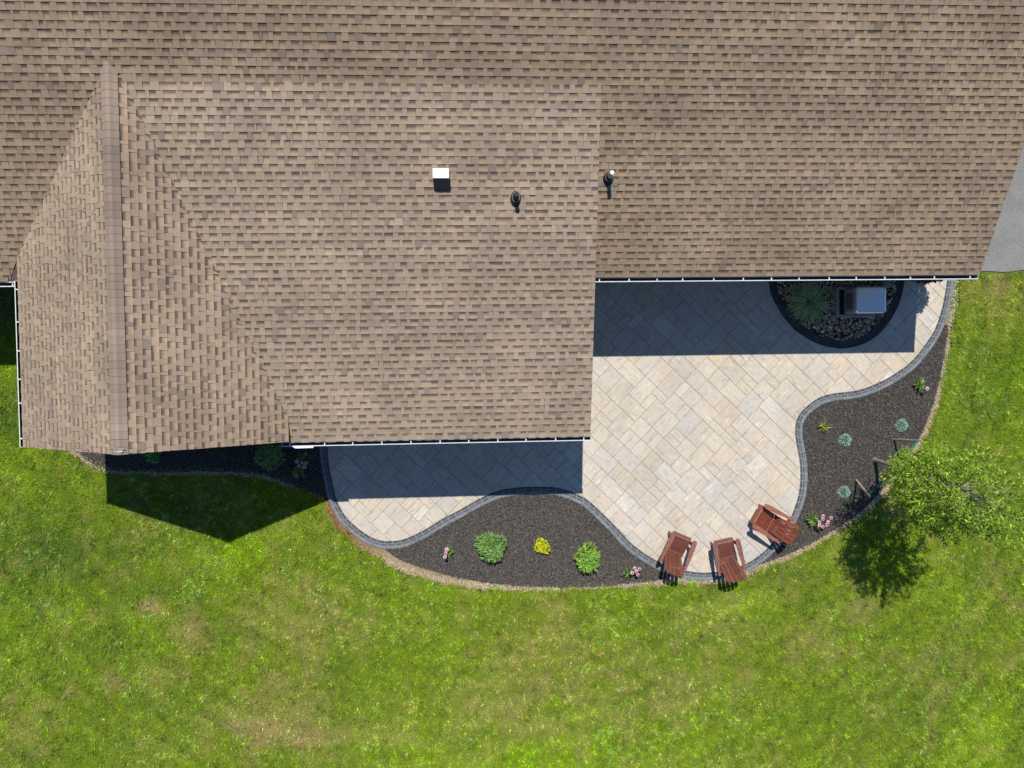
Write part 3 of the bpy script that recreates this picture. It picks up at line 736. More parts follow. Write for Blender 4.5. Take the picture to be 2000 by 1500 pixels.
dry_glow_l = [(1000, 1470, 3.2, .9, .08), (560, 1400, 1.5, .8, .2), (500, 1415, .45, .12, .5), (600, 1440, .35, .2, .4), (520, 1440, .5, .3, .3), (1300, 1290, 3.0, 1.3, .12), (680, 1210, 1.6, .9, .14), (290, 1182, .22, .14, .8), (380, 1225, .5, .5, .25), (1050, 1330, 2.2, .8, .10), (1690, 1190, .6, .4, .25),  # dry spots; the broad first one paints sun glow at bottom centre
         (1750, 990, .5, .5, .3), (240, 1330, .9, .35, .18), (480, 1420, .35, .2, .45), (620, 1440, .8, .4, .2), (1880, 1250, .7, 1.2, .12), (1960, 560, .7, .4, .2), (1620, 1250, 1.5, .6, .1), (860, 1400, 1.4, .6, .1)]
lush_glow_l = [(1000, 1440, 4.5, 1.2, .20), (470, 1080, .8, .45, .35), (130, 1195, .6, .4, .32), (1450, 1180, .9, .35, .35), (1930, 1440, 1.2, 1.2, .3), (1000, 1480, 2.5, .35, .3), (60, 1350, .5, 1.0, .2), (250, 1390, .5, .3, .2), (1900, 640, .5, .9, .12), (20, 1250, .3, .8, .25)]  # lush patches; wide bottom-centre ones put the sun's hot spot into colour
dark_l = [(60, 1150, 3.0, 3.0, .17), (1950, 900, 1.6, 4.0, .12), (300, 1000, 2.0, 1.2, .1), (100, 1080, 1.4, .8, .25), (20, 800, .6, .8, .4), (340, 1180, 1.2, .6, .12), (1400, 1150, .3, .2, .2), (1930, 800, 1.0, 1.0, .1), (80, 1480, .8, .3, .15), (1560, 1120, .7, .2, .2), (420, 1240, .5, .5, .2)]  # dark patches; the widest, at both sides, paint in lens vignette
def lawn_col(x, y):
    big = fbm(x, y, 2.2, 71, 3); midn = fbm(x, y, 0.55, 75, 3); fine = fbm(x, y, 0.16, 79, 2)
    sh = lambda v, a, b_: np.clip((v - a) / (b_ - a), 0, 1)
    dry = sh(0.30 * big + 0.42 * midn + 0.35 * fine + spots(dry_glow_l, x, y), 0.53, 0.95)  # dry spots plus the sun glow painted by dry_glow_l
    lush_glow = sh(0.5 * fbm(x, y, 1.6, 83) + 0.3 * midn + 0.15 * fine + spots(lush_glow_l, x, y), 0.50, 0.85)
    dark = sh(0.4 * fbm(x, y, 1.1, 87) + 0.4 * fbm(x, y, 0.3, 89) + spots(dark_l, x, y), 0.42, 0.85)
    rad_ = np.hypot(x - 0.8, (y - 2.5) * 1.05); mow = np.clip(np.sin(rad_ * 2 * math.pi / 0.58) * 1.6, -1, 1) * (0.5 + fbm(x, y, 3.0, 97))
    c = np.empty(x.shape + (3,)); c[:] = (0.205, 0.312, 0.015)
    c += (np.array((0.262, 0.44, 0.007)) - c) * lush_glow[..., None]
    c += (np.array((0.075, 0.165, 0.016)) - c) * (dark * 0.75)[..., None]
    c += (np.array((0.40, 0.335, 0.115)) - c) * (dry * 0.85)[..., None]
    return c * (1 + 0.055 * mow)[..., None], dry
ca0, cb0 = gp(-60, 1560), gp(2060, 500)
gx = np.arange(ca0[0] - 1.0, cb0[0] + 1.5, 0.10); gy = np.arange(ca0[1] - 0.8, 3.6, 0.10)
X, Y = np.meshgrid(gx, gy, indexing='ij'); keep = lawn_mask(X, Y)
cell = keep[:-1, :-1] & keep[1:, :-1] & keep[:-1, 1:] & keep[1:, 1:]
cc, _ = lawn_col(X, Y); ZZ = 0.006 + (fbm(X, Y, 0.4, 95) - 0.5) * 0.02
ii, jj = np.nonzero(cell)
quad = np.stack([np.stack([ii, jj], 1), np.stack([ii + 1, jj], 1), np.stack([ii + 1, jj + 1], 1), np.stack([ii, jj + 1], 1)], 1)
a, b = quad[..., 0], quad[..., 1]
mk_np('turf', np.stack([X[a, b], Y[a, b], ZZ[a, b]], -1), 4, M['turf'], cc[a, b] * np.array((0.75, 0.68, 0.8)), 'structure')

R = np.random.default_rng(12)
def blades(n, hmin, hmax, wmin, wmax, seed_clump, tone, flat=0.9, pts=None):
    if pts is None:
        x = R.uniform(gx[0], gx[-1], n); y = R.uniform(gy[0], gy[-1], n)
        k = lawn_mask(x, y); x, y = x[k], y[k]
        c, dry = lawn_col(x, y)
        k = R.random(len(x)) > dry * 0.55; x, y, c, dry = x[k], y[k], c[k], dry[k]
    else:
        x, y, c = pts
    n = len(x)
    az = fbm(x, y, 0.13, seed_clump, 2) * 4 * math.pi + R.normal(0, 1.0, n)
    h = R.uniform(hmin, hmax, n) * (0.6 + 0.8 * fbm(x, y, 0.2, seed_clump + 3)); w = R.uniform(wmin, wmax, n)
    ln = h * R.uniform(0.35, 1.3, n) * flat
    d = np.stack([np.cos(az), np.sin(az)], 1); s = np.stack([-d[:, 1], d[:, 0]], 1) * (w / 2)[:, None]
    V = np.zeros((n, 3, 3)); B = np.stack([x, y], 1)
    V[:, 0, :2] = B - s; V[:, 1, :2] = B + s; V[:, 2, :2] = B + d * ln[:, None]
    V[:, 2, 2] = h * 0.75 + 0.008
    c = c * tone * np.exp(R.normal(0, 0.34, n))[:, None] * (0.1 + 1.85 * fbm(x, y, 0.12, seed_clump + 7, 2))[:, None]
    return V, c
V1, c1 = blades(620000, 0.035, 0.085, 0.011, 0.020, 101, np.array((1.24, 1.24, 1.1)))
# broader pale blades of coarse grass, in tufts
tx = R.uniform(gx[0], gx[-1], 17000); ty = R.uniform(gy[0], gy[-1], 17000)
dens = fbm(tx, ty, 1.3, 131); k = lawn_mask(tx, ty) & (R.random(len(tx)) < np.clip((dens - 0.42) * 4, 0.03, 0.9)); tx, ty = tx[k], ty[k]
rep = R.integers(5, 11, len(tx)); bx_ = np.repeat(tx, rep) + R.normal(0, 0.018, rep.sum()); by_ = np.repeat(ty, rep) + R.normal(0, 0.018, rep.sum())
cb, _ = lawn_col(bx_, by_); cb = 0.35 * cb + 0.65 * np.array((0.31, 0.49, 0.10)); n2 = len(bx_)
V2, c2 = blades(0, 0.05, 0.10, 0.010, 0.017, 141, np.array((1, 1, 1)), 1.5, (bx_, by_, cb))
az = R.uniform(0, 2 * math.pi, n2); ln = R.uniform(0.04, 0.10, n2)
d = np.stack([np.cos(az), np.sin(az)], 1); s = np.stack([-d[:, 1], d[:, 0]], 1) * R.uniform(0.004, 0.009, n2)[:, None]; B = np.stack([bx_, by_], 1)
V2[:, 0, :2] = B - s; V2[:, 1, :2] = B + s; V2[:, 2, :2] = B + d * ln[:, None]; V2[:, :2, 2] = 0.03; V2[:, 2, 2] = R.uniform(0.03, 0.08, n2)
mk_np('lawn_grass', np.concatenate([V1, V2]), 3, M['blade'], np.concatenate([c1, c2]), 'stuff', 'patchy green lawn with dry tan spots around the patio', 'lawn')

# ------------------------------------------------------------------ mulch and gravel
def mound(name, poly, z, m):
    mk(name, [(*p, z) for p in poly], [tuple(range(len(poly)))], m)['kind'] = 'structure'
mound('mulch_bed', bedA, 0.012, M['mulch_bed']); mound('mulch_bed', bedB, 0.012, M['mulch_bed']); mound('mulch_bed', bedC, 0.012, M['mulch_bed'])
chips = []
for poly, n in ((bedA, 90000), (bedB, 115000), (bedC, 34000)):
    poly = np.array(poly); lo, hi = poly.min(0) - 0.05, poly.max(0) + 0.05
    x = R.uniform(lo[0], hi[0], n); y = R.uniform(lo[1], hi[1], n)
    k = inside(poly, x + (fbm(x, y, 0.1, 151) - 0.5) * 0.08, y + (fbm(x, y, 0.1, 153) - 0.5) * 0.08); chips.append(np.stack([x[k], y[k]], 1))
B = np.concatenate(chips)
P_in = [tuple(p) for p in patio_poly]
k = ~inside(np.concatenate([border_out, [(11.8, 3), (xM, 3), (xM, 0), (-3.7, 0)]]), B[:, 0], B[:, 1]); B = B[k]; n = len(B)
az = R.uniform(0, 2 * math.pi, n); L_ = R.uniform(0.008, 0.024, n); W_ = R.uniform(0.003, 0.006, n)
big = R.random(n) < 0.03; L_[big] *= 1.5; W_[big] *= 1.4
d = np.stack([np.cos(az), np.sin(az), R.normal(0, 0.35, n)], 1); s = np.stack([-np.sin(az), np.cos(az), R.normal(0, 0.7, n)], 1)
P0 = np.concatenate([B, (0.022 + R.random(n) * 0.018 + 0.02 * (fbm(B[:, 0], B[:, 1], 0.35, 155) - 0.5))[:, None]], 1)
V = np.stack([P0 - d * L_[:, None] - s * W_[:, None] * 0.6, P0 + d * L_[:, None] - s * W_[:, None], P0 + d * L_[:, None] * 0.9 + s * W_[:, None] * 0.8, P0 - d * L_[:, None] + s * W_[:, None]], 1)
tone = np.exp(R.normal(-2.22, 0.40, n)); tone[R.random(n) < 0.018] = 0.27
warm = R.random(n)[:, None]; cm = tone[:, None] * (np.array((1.0, 0.97, 0.92)) * (1 - warm) + np.array((1.15, 0.95, 0.78)) * warm)
mk_np('mulch_chips', V, 4, M['mulch'], np.clip(cm, 0.01, 0.4), 'stuff', 'dark shredded mulch filling the planting beds', 'mulch')
# soil crumbs and straw along the lawn edge
n = 7000; t = R.integers(0, len(soil_edge), n); off = R.uniform(0.03, 0.14, n)
E_ = np.stack([offset_path(soil_edge, -0.0), offset_path(soil_edge, -0.17)], 0)
B = E_[0][t] + (E_[1][t] - E_[0][t]) * (off / 0.17)[:, None] + R.normal(0, 0.03, (n, 2))
bad = inside(np.concatenate([border_out, [(11.8, 3), (xM, 3), (xM, 0), (-3.7, 0)]]), B[:, 0], B[:, 1]); B = B[~bad]; n = len(B)
az = R.uniform(0, 2 * math.pi, n); d = np.stack([np.cos(az), np.sin(az), R.normal(0, 0.3, n)], 1) * R.uniform(0.006, 0.022, n)[:, None]; s = np.stack([-np.sin(az), np.cos(az), R.normal(0, 0.5, n)], 1) * R.uniform(0.003, 0.008, n)[:, None]
P0 = np.concatenate([B, R.uniform(0.006, 0.025, n)[:, None]], 1)
V = np.stack([P0 - d - s, P0 + d - s, P0 + d + s, P0 - d + s], 1)
redl = (np.clip((-1.9 - B[:, 0]) / 1.2, 0, 1) * np.clip((B[:, 0] + 4.6) / 0.5, 0, 1))[:, None]
cm = (np.array((0.60, 0.48, 0.31)) * (1 - redl) + np.array((0.30, 0.16, 0.07)) * redl) * np.exp(R.normal(0, 0.35, n))[:, None]
mk_np('soil_crumbs', V, 4, M['mulch'], np.clip(cm, 0.02, 0.7), 'stuff', 'pale crumbs of dry soil along the lawn edge', 'soil')

gpoly = np.concatenate([ring_in, [(ring_in[-1][0], wallR), (ring_in[0][0], wallR)]])
mound('gravel_bed', gpoly, 0.006, M['mulch_bed'])
ico = [(0, 0, 1)] + [(0.894 * math.cos(a), 0.894 * math.sin(a), 0.447) for a in [k * 1.2566 for k in range(5)]] + [(0.894 * math.cos(a), 0.894 * math.sin(a), -0.447) for a in [k * 1.2566 + 0.628 for k in range(5)]] + [(0, 0, -1)]
icf = [(0, 1 + k, 1 + (k + 1) % 5) for k in range(5)] + [(1 + k, 6 + k, 1 + (k + 1) % 5) for k in range(5)] + [(1 + (k + 1) % 5, 6 + k, 6 + (k + 1) % 5) for k in range(5)] + [(11, 6 + (k + 1) % 5, 6 + k) for k in range(5)]
ico = np.array(ico); gv, gf, gc = [], [], []
lo, hi = gpoly.min(0), gpoly.max(0); cnt = 0
while cnt < 2600:
    x, y = R.uniform(lo[0], hi[0]), R.uniform(lo[1], hi[1]); cnt += 1
    if not inside(gpoly, np.array([x]), np.array([y]))[0]: continue
    sz = R.uniform(0.016, 0.042); sc3 = sz * np.array((R.uniform(0.8, 1.5), R.uniform(0.7, 1.1), R.uniform(0.5, 0.8))); a = R.uniform(0, 6.28)
    v = ico * (1 + R.normal(0, 0.09, (12, 1))) * sc3
    v = np.stack([v[:, 0] * math.cos(a) - v[:, 1] * math.sin(a) + x, v[:, 0] * math.sin(a) + v[:, 1] * math.cos(a) + y, v[:, 2] + 0.02 + R.uniform(0, 0.03)], 1)
    t = R.choice([0, 1, 2, 3], p=[.4, .3, .2, .1]); col = np.array((1.45, 1.25, 1.02)) * np.array([(0.27, 0.21, 0.16), (0.36, 0.34, 0.31), (0.44, 0.34, 0.23), (0.62, 0.60, 0.55)][t]) * R.uniform(0.7, 1.3)
    k0 = len(gv); gv += [tuple(p) for p in v]; gf += [tuple(i + k0 for i in f) for f in icf]; gc += [tuple(col)] * 20
st = mk('river_stones', gv, gf, M['stone'], None, gc, smooth=True); tag(st, 'rounded river stones inside the curved bed by the generator', 'gravel', None, 'stuff')

# ------------------------------------------------------------------ generator
def rounded_rect(x0, x1, y0, y1, r, n=5):
    out = []
    for cx, cy, a0 in ((x1 - r, y1 - r, 0), (x0 + r, y1 - r, 90), (x0 + r, y0 + r, 180), (x1 - r, y0 + r, 270)):
        for k in range(n + 1):
            a = math.radians(a0 + 90 * k / n); out.append((cx + r * math.cos(a), cy + r * math.sin(a)))
    return out
def loft(loops):
    b = MB(); n = len(loops[0][0]); vs_ = [(p[0], p[1], z) for lp, z in loops for p in lp]
    return b.add(vs_, [(j * n + i, j * n + (i + 1) % n, (j + 1) * n + (i + 1) % n, (j + 1) * n + i) for j in range(len(loops) - 1) for i in range(n)] + [tuple(range((len(loops) - 1) * n, len(loops) * n)), tuple(range(n - 1, -1, -1))])
ZL = 0.74
X0, X1 = gp(1673, 585, ZL)[0], gp(1732, 585, ZL)[0]; Y0, Y1 = gp(1700, 611.5, ZL)[1], gp(1700, 559, ZL)[1]
gx0, gx1, gy0, gy1 = X0 + 0.02, X1 - 0.02, Y0 + 0.02, Y1 - 0.02
gen = empty('generator', ((X0 + X1) / 2, (Y0 + Y1) / 2, 0), 0, 'grey standby generator with pale rounded lid in the gravel bed', 'generator')
gc_ = Vector(gen.location)
rel = lambda loops: [([(p[0] - gc_.x, p[1] - gc_.y) for p in lp], z) for lp, z in loops]
loft(rel([(rounded_rect(gx0, gx1, gy0, gy1, 0.05), 0.09), (rounded_rect(gx0, gx1, gy0, gy1, 0.05), 0.60)])).build('body', M['gen_body'], gen)
lid = loft(rel([(rounded_rect(X0, X1, Y0, Y1, 0.07), 0.60), (rounded_rect(X0, X1, Y0, Y1, 0.07), 0.70), (rounded_rect(X0 + 0.015, X1 - 0.015, Y0 + 0.015, Y1 - 0.015, 0.06), 0.73), (rounded_rect(X0 + 0.05, X1 - 0.05, Y0 + 0.05, Y1 - 0.05, 0.05), 0.745)])).build('lid', M['gen_lid'], gen)
for k in range(7):
    z = 0.2 + k * 0.05
    MB().box(gx0 - gc_.x - 0.006, gx0 - gc_.x + 0.004, gy0 - gc_.y + 0.10, gy1 - gc_.y - 0.10, z, z + 0.018).build('louver', M['dark'], gen)
pd = empty('equipment_pad', (gc_.x, gc_.y, 0), 0, 'flat grey pad under the generator', 'pad')
px0, px1 = gp(1633, 590, 0.085)[0], gx1 + 0.06; py0, py1 = gp(1665, 620, 0.085)[1], gp(1665, 561, 0.085)[1]
b = loft(rel([(rounded_rect(px0, px1, py0, py1, 0.02, 2), 0.0), (rounded_rect(px0, px1, py0, py1, 0.02, 2), 0.085)])); b.build('slab', M['pad'], pd)
b = MB(); q = gc_; b.box(px0 - q.x + 0.085, px1 - q.x - 0.06, py0 - q.y + 0.075, py1 - q.y - 0.06, 0.0845, 0.0875); b.build('dark_sheet', M['dark'], pd)  # thin dark sheet on the pad top around the generator foot
ub = gp(1731, 555, 0.45); ut = empty('utility_box', (ub[0], ub[1], 0), 0, 'small grey utility box behind the generator under the eave', 'utility box')
loft([(rounded_rect(-0.10, 0.10, -0.09, 0.09, 0.03, 3), 0.2), (rounded_rect(-0.10, 0.10, -0.09, 0.09, 0.03, 3), 0.48), (rounded_rect(-0.08, 0.08, -0.07, 0.07, 0.03, 3), 0.50)]).build('casing', M['lead'], ut)
MB().tube([(0, 0, 0), (0, 0, 0.21)], 0.025, 10).build('riser_pipe', M['lead'], ut)

# ------------------------------------------------------------------ plants
def leaf_soup(P, D, L_, W_, up=None):
    """diamond leaves: positions, directions, lengths, widths"""
    n = len(P); D = D / np.linalg.norm(D, axis=1)[:, None]
    r_ = R.normal(0, 0.5, (n, 3)); r_[:, 2] += 1.0
    s = np.cross(D, r_); s /= np.linalg.norm(s, axis=1)[:, None] + 1e-9
    nrm = np.cross(s, D)
    L_ = L_[:, None]; W_ = W_[:, None] / 2
    a = P; m_ = P + D * L_ * 0.45 + nrm * L_ * 0.06; t = P + D * L_ - nrm * L_ * 0.05
    V = np.stack([a, m_ + s * W_, t, m_ - s * W_], 1)
    return V
def col_var(base, n, sd=0.22, alt=None, pa=0.3):
    c = np.tile(np.array(base), (n, 1))
    if alt is not None: k = R.random(n) < pa; c[k] = alt
    return c * np.exp(R.normal(0, sd, n))[:, None]
def plant(name, u, v, hz, label, cat, group=None):
    b_ = gp(u, v, hz); o = empty(name, (b_[0], b_[1], 0.015), R.uniform(0, 0.01), label, cat, group); return o
def stems(o, n, r, h, col=(0.10, 0.16, 0.04), rad=0.004):
    b = MB()
    for k in range(n):
        a = R.uniform(0, 6.28); q = R.uniform(0.2, 0.8) * r
        b.tube([(0.02 * math.cos(a), 0.02 * math.sin(a), -0.01), (q * 0.5 * math.cos(a), q * 0.5 * math.sin(a), h * 0.5), (q * math.cos(a), q * math.sin(a), h * 0.85)], [rad, rad * 0.8, rad * 0.5], 5, col)
    return b.build('stem', M['leaf'], o)
def bush(name, u, v, r, h, label, base, alt, n=700, ll=0.07, lw=0.03, lumps=7, group=None, cat='shrub', upness=0.8):
    o = plant(name, u, v, h * 0.55, label, cat, group)
    lc = [(0.62 * r * math.sqrt((k + 0.5) / lumps) * math.cos(k * 2.4 + u) * R.uniform(0.85, 1.15), 0.62 * r * math.sqrt((k + 0.5) / lumps) * math.sin(k * 2.4 + u) * R.uniform(0.85, 1.15), (0.72 - 0.3 * (k + 0.5) / lumps) * h * R.uniform(0.9, 1.1), R.uniform(0.38, 0.52)) for k in range(lumps)]
    P, D = [], []
    for k in range(n):
        cx, cy, cz, q = lc[k % lumps]
        d = R.normal(0, 1, 3); d[2] = abs(d[2]) * 0.9 + 0.05 if R.random() < 0.85 else d[2]; d /= np.linalg.norm(d)
        f = R.uniform(0.55, 1.0) ** 0.5
        P.append((cx + d[0] * q * r * f, cy + d[1] * q * r * f, max(0.03, cz + d[2] * q * h * 0.6 * f))); D.append((d[0] + R.normal(0, 0.4), d[1] + R.normal(0, 0.4), d[2] * upness * 0.4 + R.normal(0, 0.35)))
    P, D = np.array(P), np.array(D)
    V = leaf_soup(P, D, R.uniform(0.7, 1.3, n) * ll, R.uniform(0.7, 1.3, n) * lw)
    mk_np('foliage', V, 4, M['leaf'], col_var(base, n, 0.25, alt), parent=o)
    stems(o, 9, r * 0.8, h * 0.75)
    return o
bush('round_shrub', 959, 1066, 0.37, 0.48, 'larger dense round green shrub, left of the yellow shrub', (0.20, 0.37, 0.085), (0.29, 0.46, 0.15), 1500, 0.085, 0.028, 12, 'green shrubs in the front bed')
bush('round_shrub', 1147, 1091, 0.34, 0.44, 'loose bright green shrub, right of the yellow shrub', (0.26, 0.47, 0.06), (0.34, 0.54, 0.12), 950, 0.095, 0.036, 8, 'green shrubs in the front bed')
bush('yellow_shrub', 1058, 1067, 0.21, 0.24, 'small bright yellow shrub between the two green shrubs', (0.70, 0.70, 0.012), (0.52, 0.62, 0.015), 650, 0.04, 0.024, 6)
bush('round_shrub', 527, 888, 0.36, 0.5, 'green shrub in the shaded bed near the gutter end', (0.20, 0.34, 0.11), (0.30, 0.45, 0.16), 700, 0.08, 0.03, 9, 'shrubs in the shaded bed')
bush('low_shrub', 297, 885, 0.24, 0.3, 'leafy green plant half hidden under the gable edge', (0.15, 0.38, 0.09), (0.22, 0.46, 0.12), 320, 0.085, 0.034, 5, 'shrubs in the shaded bed')
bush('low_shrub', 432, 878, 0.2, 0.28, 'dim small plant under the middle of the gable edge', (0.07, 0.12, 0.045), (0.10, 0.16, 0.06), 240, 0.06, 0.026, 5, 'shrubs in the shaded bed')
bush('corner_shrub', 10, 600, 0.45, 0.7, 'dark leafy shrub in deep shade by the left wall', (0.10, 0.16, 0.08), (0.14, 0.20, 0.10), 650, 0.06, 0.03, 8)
# tall reddish shrub at the house corner, under the rake
o = empty('tall_shrub', (11.46, 2.16, 0), 0, 'reddish shrub tucked under the right end of the roof', 'shrub')
n = 2600; d = R.normal(0, 1, (n, 3)); d /= np.linalg.norm(d, axis=1)[:, None]; f = R.uniform(0.3, 1, (n, 1)) ** 0.4
P = d * f * np.array((0.34, 0.30, 0.78)) * (0.85 + 0.3 * fade_noise(d[:, 0] * 3, d[:, 2] * 3, 1, 5))[:, None] + np.array((0, 0, 0.88))
mk_np('foliage', leaf_soup(P, d + R.normal(0, 0.5, (n, 3)), R.uniform(0.05, 0.09, n), R.uniform(0.03, 0.05, n)), 4, M['leaf'], col_var((0.12, 0.045, 0.05), n, 0.25, (0.08, 0.09, 0.04)), parent=o)
MB().tube([(0, 0, -0.02), (0.02, 0, 0.6), (0, 0.02, 1.1)], [0.03, 0.022, 0.01], 7).build('stem', M['bark'], o)

for u, v, lb in ((1652, 860, 'blue-green mounded plant in the middle of the right bed'), (1763, 831, 'blue-green mounded plant nearest the lawn, above a stake'), (1650, 961, 'blue-green mounded plant beside the leaning stake shadow')):
    o = plant('blue_mound', u, v, 0.1, lb, 'plant', 'blue-green mounds in the right bed')
    n = 800; d = R.normal(0, 1, (n, 3)); d[:, 2] = np.abs(d[:, 2]); d /= np.linalg.norm(d, axis=1)[:, None]
    lump = 0.85 + 0.35 * fade_noise(d[:, 0] * 4 + 9 * u, d[:, 1] * 4, 1, 8)
    P = d * R.uniform(0.7, 1, (n, 1)) * np.array((0.155, 0.155, 0.15)) * lump[:, None]
    mk_np('foliage', leaf_soup(P, d + R.normal(0, 0.6, (n, 3)), R.uniform(0.022, 0.042, n), R.uniform(0.012, 0.020, n)), 4, M['leaf'], col_var((0.34, 0.53, 0.43), n, 0.22, (0.48, 0.64, 0.55)), parent=o)
    stems(o, 6, 0.12, 0.1, (0.15, 0.25, 0.18))

def rosette(o, n, ll, lw, base, alt, lift=0.55, off=(0, 0)):
    a = R.uniform(0, 6.28, n); e = R.uniform(0.15, 1.0, n) * lift
    D = np.stack([np.cos(a), np.sin(a), e], 1); P = np.stack([off[0] + np.cos(a) * 0.02, off[1] + np.sin(a) * 0.02, R.uniform(0.02, 0.16, n)], 1) + R.normal(0, 0.025, (n, 3)) * (1, 1, 0.4)
    mk_np('foliage', leaf_soup(P, D, R.uniform(0.6, 1.2, n) * ll, R.uniform(0.7, 1.2, n) * lw), 4, M['leaf'], col_var(base, n, 0.25, alt), parent=o)
def flower(o, u, v, z, r=0.05, col=(0.68, 0.28, 0.42)):
    c = Vector(gp(u, v, z)) - Vector(o.location); n = 11
    b = MB()
    for k in range(n):
        a = 2 * math.pi * k / n + R.uniform(-0.1, 0.1); d = Vector((math.cos(a), math.sin(a), -0.25)); s = Vector((-math.sin(a), math.cos(a), 0)) * 0.0125; t = R.uniform(0.85, 1.15)
        b.add([c + d * r * 0.25 - s * 0.5, c + d * r * 0.25 + s * 0.5, c + d * r * 0.75 + s, c + d * r, c + d * r * 0.75 - s], [(0, 1, 2, 3, 4)], tuple(min(x * t, 0.95) for x in col))
    f = b.build('flower', M['petal'], o)
    vs_ = [tuple(c + Vector((p[0] * 0.017, p[1] * 0.017, p[2] * 0.014 + 0.006))) for p in ico]
    mk('flower_center', vs_, icf, M['petal'], f, [(0.12, 0.035, 0.02)] * 20, True)
    MB().tube([(R.uniform(-0.02, 0.02), R.uniform(-0.02, 0.02), 0), (c.x * 0.6, c.y * 0.6, z * 0.6), tuple(c - Vector((0, 0, 0.005)))], [0.004, 0.0035, 0.003], 5, (0.10, 0.17, 0.05)).build('stalk', M['leaf'], o)
PK = (0.82, 0.56, 0.60); PK2 = (0.74, 0.38, 0.52)
def coneflower(u, v, label, fl, n=46, ll=0.13, fz=0.36, base=(0.15, 0.27, 0.05), offs=((0, 0),)):
    o = plant('coneflower', u, v, 0.1, label, 'flower', 'pink coneflowers in the beds')
    for of in offs: rosette(o, n, ll, 0.034, base, (0.24, 0.36, 0.09), off=of)
    for k, (a, b_) in enumerate(fl): flower(o, a, b_, fz * R.uniform(0.88, 1.08), R.uniform(0.042, 0.056), (PK, PK2)[k % 2])
coneflower(876, 1077, 'small coneflower with three pale pink blooms at left of front bed', [(872.4, 1074), (870.5, 1081), (869, 1088)])
coneflower(1226, 1118, 'coneflower with pink blooms at the pointed right end of front bed', [(1240, 1110), (1246, 1123), (1235, 1119), (1249, 1112), (1243, 1116)], 50, 0.14)
coneflower(1586, 1014, 'coneflower with a cluster of pink blooms beside the turned chair', [(1608, 1008), (1624, 1012), (1601, 1020), (1607.6, 1014), (1618, 1020), (1616, 1024), (1601, 1026), (1607.6, 1029), (1615, 1026)], 70, 0.16)
coneflower(1796, 752, 'coneflower with a single magenta bloom near the top of right bed', [(1812, 759)], 60, 0.15)
coneflower(590, 902, 'coneflower with purple-pink blooms in shade beside the patio border', [(580, 901), (589.5, 904), (596.5, 905), (584, 910), (594, 912), (578, 929)], 44, 0.17, 0.4, offs=((0.06, 0.1), (-0.08, -0.22)))
o = plant('daylily', 1607, 833, 0.08, 'small spiky plant with yellow and red leaf tips in right bed', 'plant')
rosette(o, 46, 0.14, 0.022, (0.20, 0.30, 0.04), (0.50, 0.42, 0.08), 0.5); rosette(o, 8, 0.13, 0.02, (0.30, 0.09, 0.03), (0.45, 0.30, 0.05), 0.5)

# arching ornamental grass
o = plant('ornamental_grass', 1580, 590, 0.2, 'arching clump of striped ornamental grass in the gravel bed', 'ornamental grass')
b = MB()
for k in range(420):
    a = R.uniform(0, 6.28); ln = R.uniform(0.35, 0.72); rise = R.uniform(0.22, 0.55); w = R.uniform(0.005, 0.009); col = np.array((0.32, 0.48, 0.17) if R.random() < 0.55 else (0.60, 0.68, 0.40)) * R.uniform(0.7, 1.25)
    d = Vector((math.cos(a), math.sin(a), 0)); s = Vector((-d.y, d.x, 0)) * w; bend = Vector((-d.y, d.x, 0)) * R.normal(0, 0.08)
    b0 = Vector((R.normal(0, 0.04), R.normal(0, 0.04), 0)); pts = []
    for t in (0, 0.35, 0.7, 1.0):
        pts.append(b0 + d * ln * t ** 1.2 + bend * t * t + Vector((0, 0, rise * (1.9 * t - 1.45 * t * t))))
    vs_ = []
    for q, ww in zip(pts, (1, 1, 0.7, 0.1)): vs_ += [q - s * ww, q + s * ww]
    b.add(vs_, [(0, 1, 3, 2), (2, 3, 5, 4), (4, 5, 7, 6)], tuple(col))
b.build('foliage', M['leaf'], o)

# ------------------------------------------------------------------ staked tree
tb = gp(1707, 898); tree = empty('young_tree', (tb[0], tb[1], 0), 0, 'young leafy tree at the lawn edge, tied to two stakes', 'tree')
tr = MB(); tr.tube([(0, 0, -0.03), (0, 0, 0.05), (0.01, 0, 0.15), (0.01, -0.03, 0.7), (-0.03, -0.06, 1.3), (-0.10, -0.12, 2.6), (-0.18, -0.18, 4.7)], [0.085, 0.072, 0.052, 0.043, 0.038, 0.026, 0.008], 10)
trunk = tr.build('trunk', M['bark'], tree, smooth=True)
cen = np.array((-0.16, -0.24, 3.45)); rad = np.array((1.0, 0.98, 1.9)); lb = MB(); ends = []
tg = random.Random(77)
while len(ends) < 460:
    q = R.uniform(-1, 1, 3); rr_ = np.linalg.norm(q)
    if rr_ > 1 or rr_ < 0.35: continue
    lump = fade_noise(np.array([q[0] * 2.2 + 5]), np.array([q[1] * 2.2 + q[2] * 1.7]), 1, 41)[0]
    if lump < 0.36: continue
    ends.append(cen + q * rad * (0.75 + 0.4 * lump))
for k, e in enumerate(ends):
    if k % 4 == 0:
        h = max(1.15, min(4.3, e[2] - 0.55 - 0.25 * R.random())); s0 = Vector((-0.05 * (h - 0.7), -0.02 - 0.04 * (h - 0.7), h)); e_ = Vector(e)
        lb.tube([s0, s0.lerp(e_, 0.5) + Vector((0, 0, 0.06)), e_], [0.013, 0.008, 0.003], 5)
lb.build('limb', M['bark'], tree)
P, D = [], []
for e in ends:
    out = (e - cen) / rad; out /= np.linalg.norm(out); tw = out * 0.8 + R.normal(0, 0.4, 3); tw /= np.linalg.norm(tw); ln = R.uniform(0.22, 0.42)
    for k in range(R.integers(22, 34)):
        t = R.random(); P.append(e + tw * ln * (t - 0.3) + R.normal(0, 0.035, 3)); dd = tw * 0.8 + R.normal(0, 0.75, 3); dd[2] -= 0.15; D.append(dd)
P, D = np.array(P), np.array(D); n = len(P)
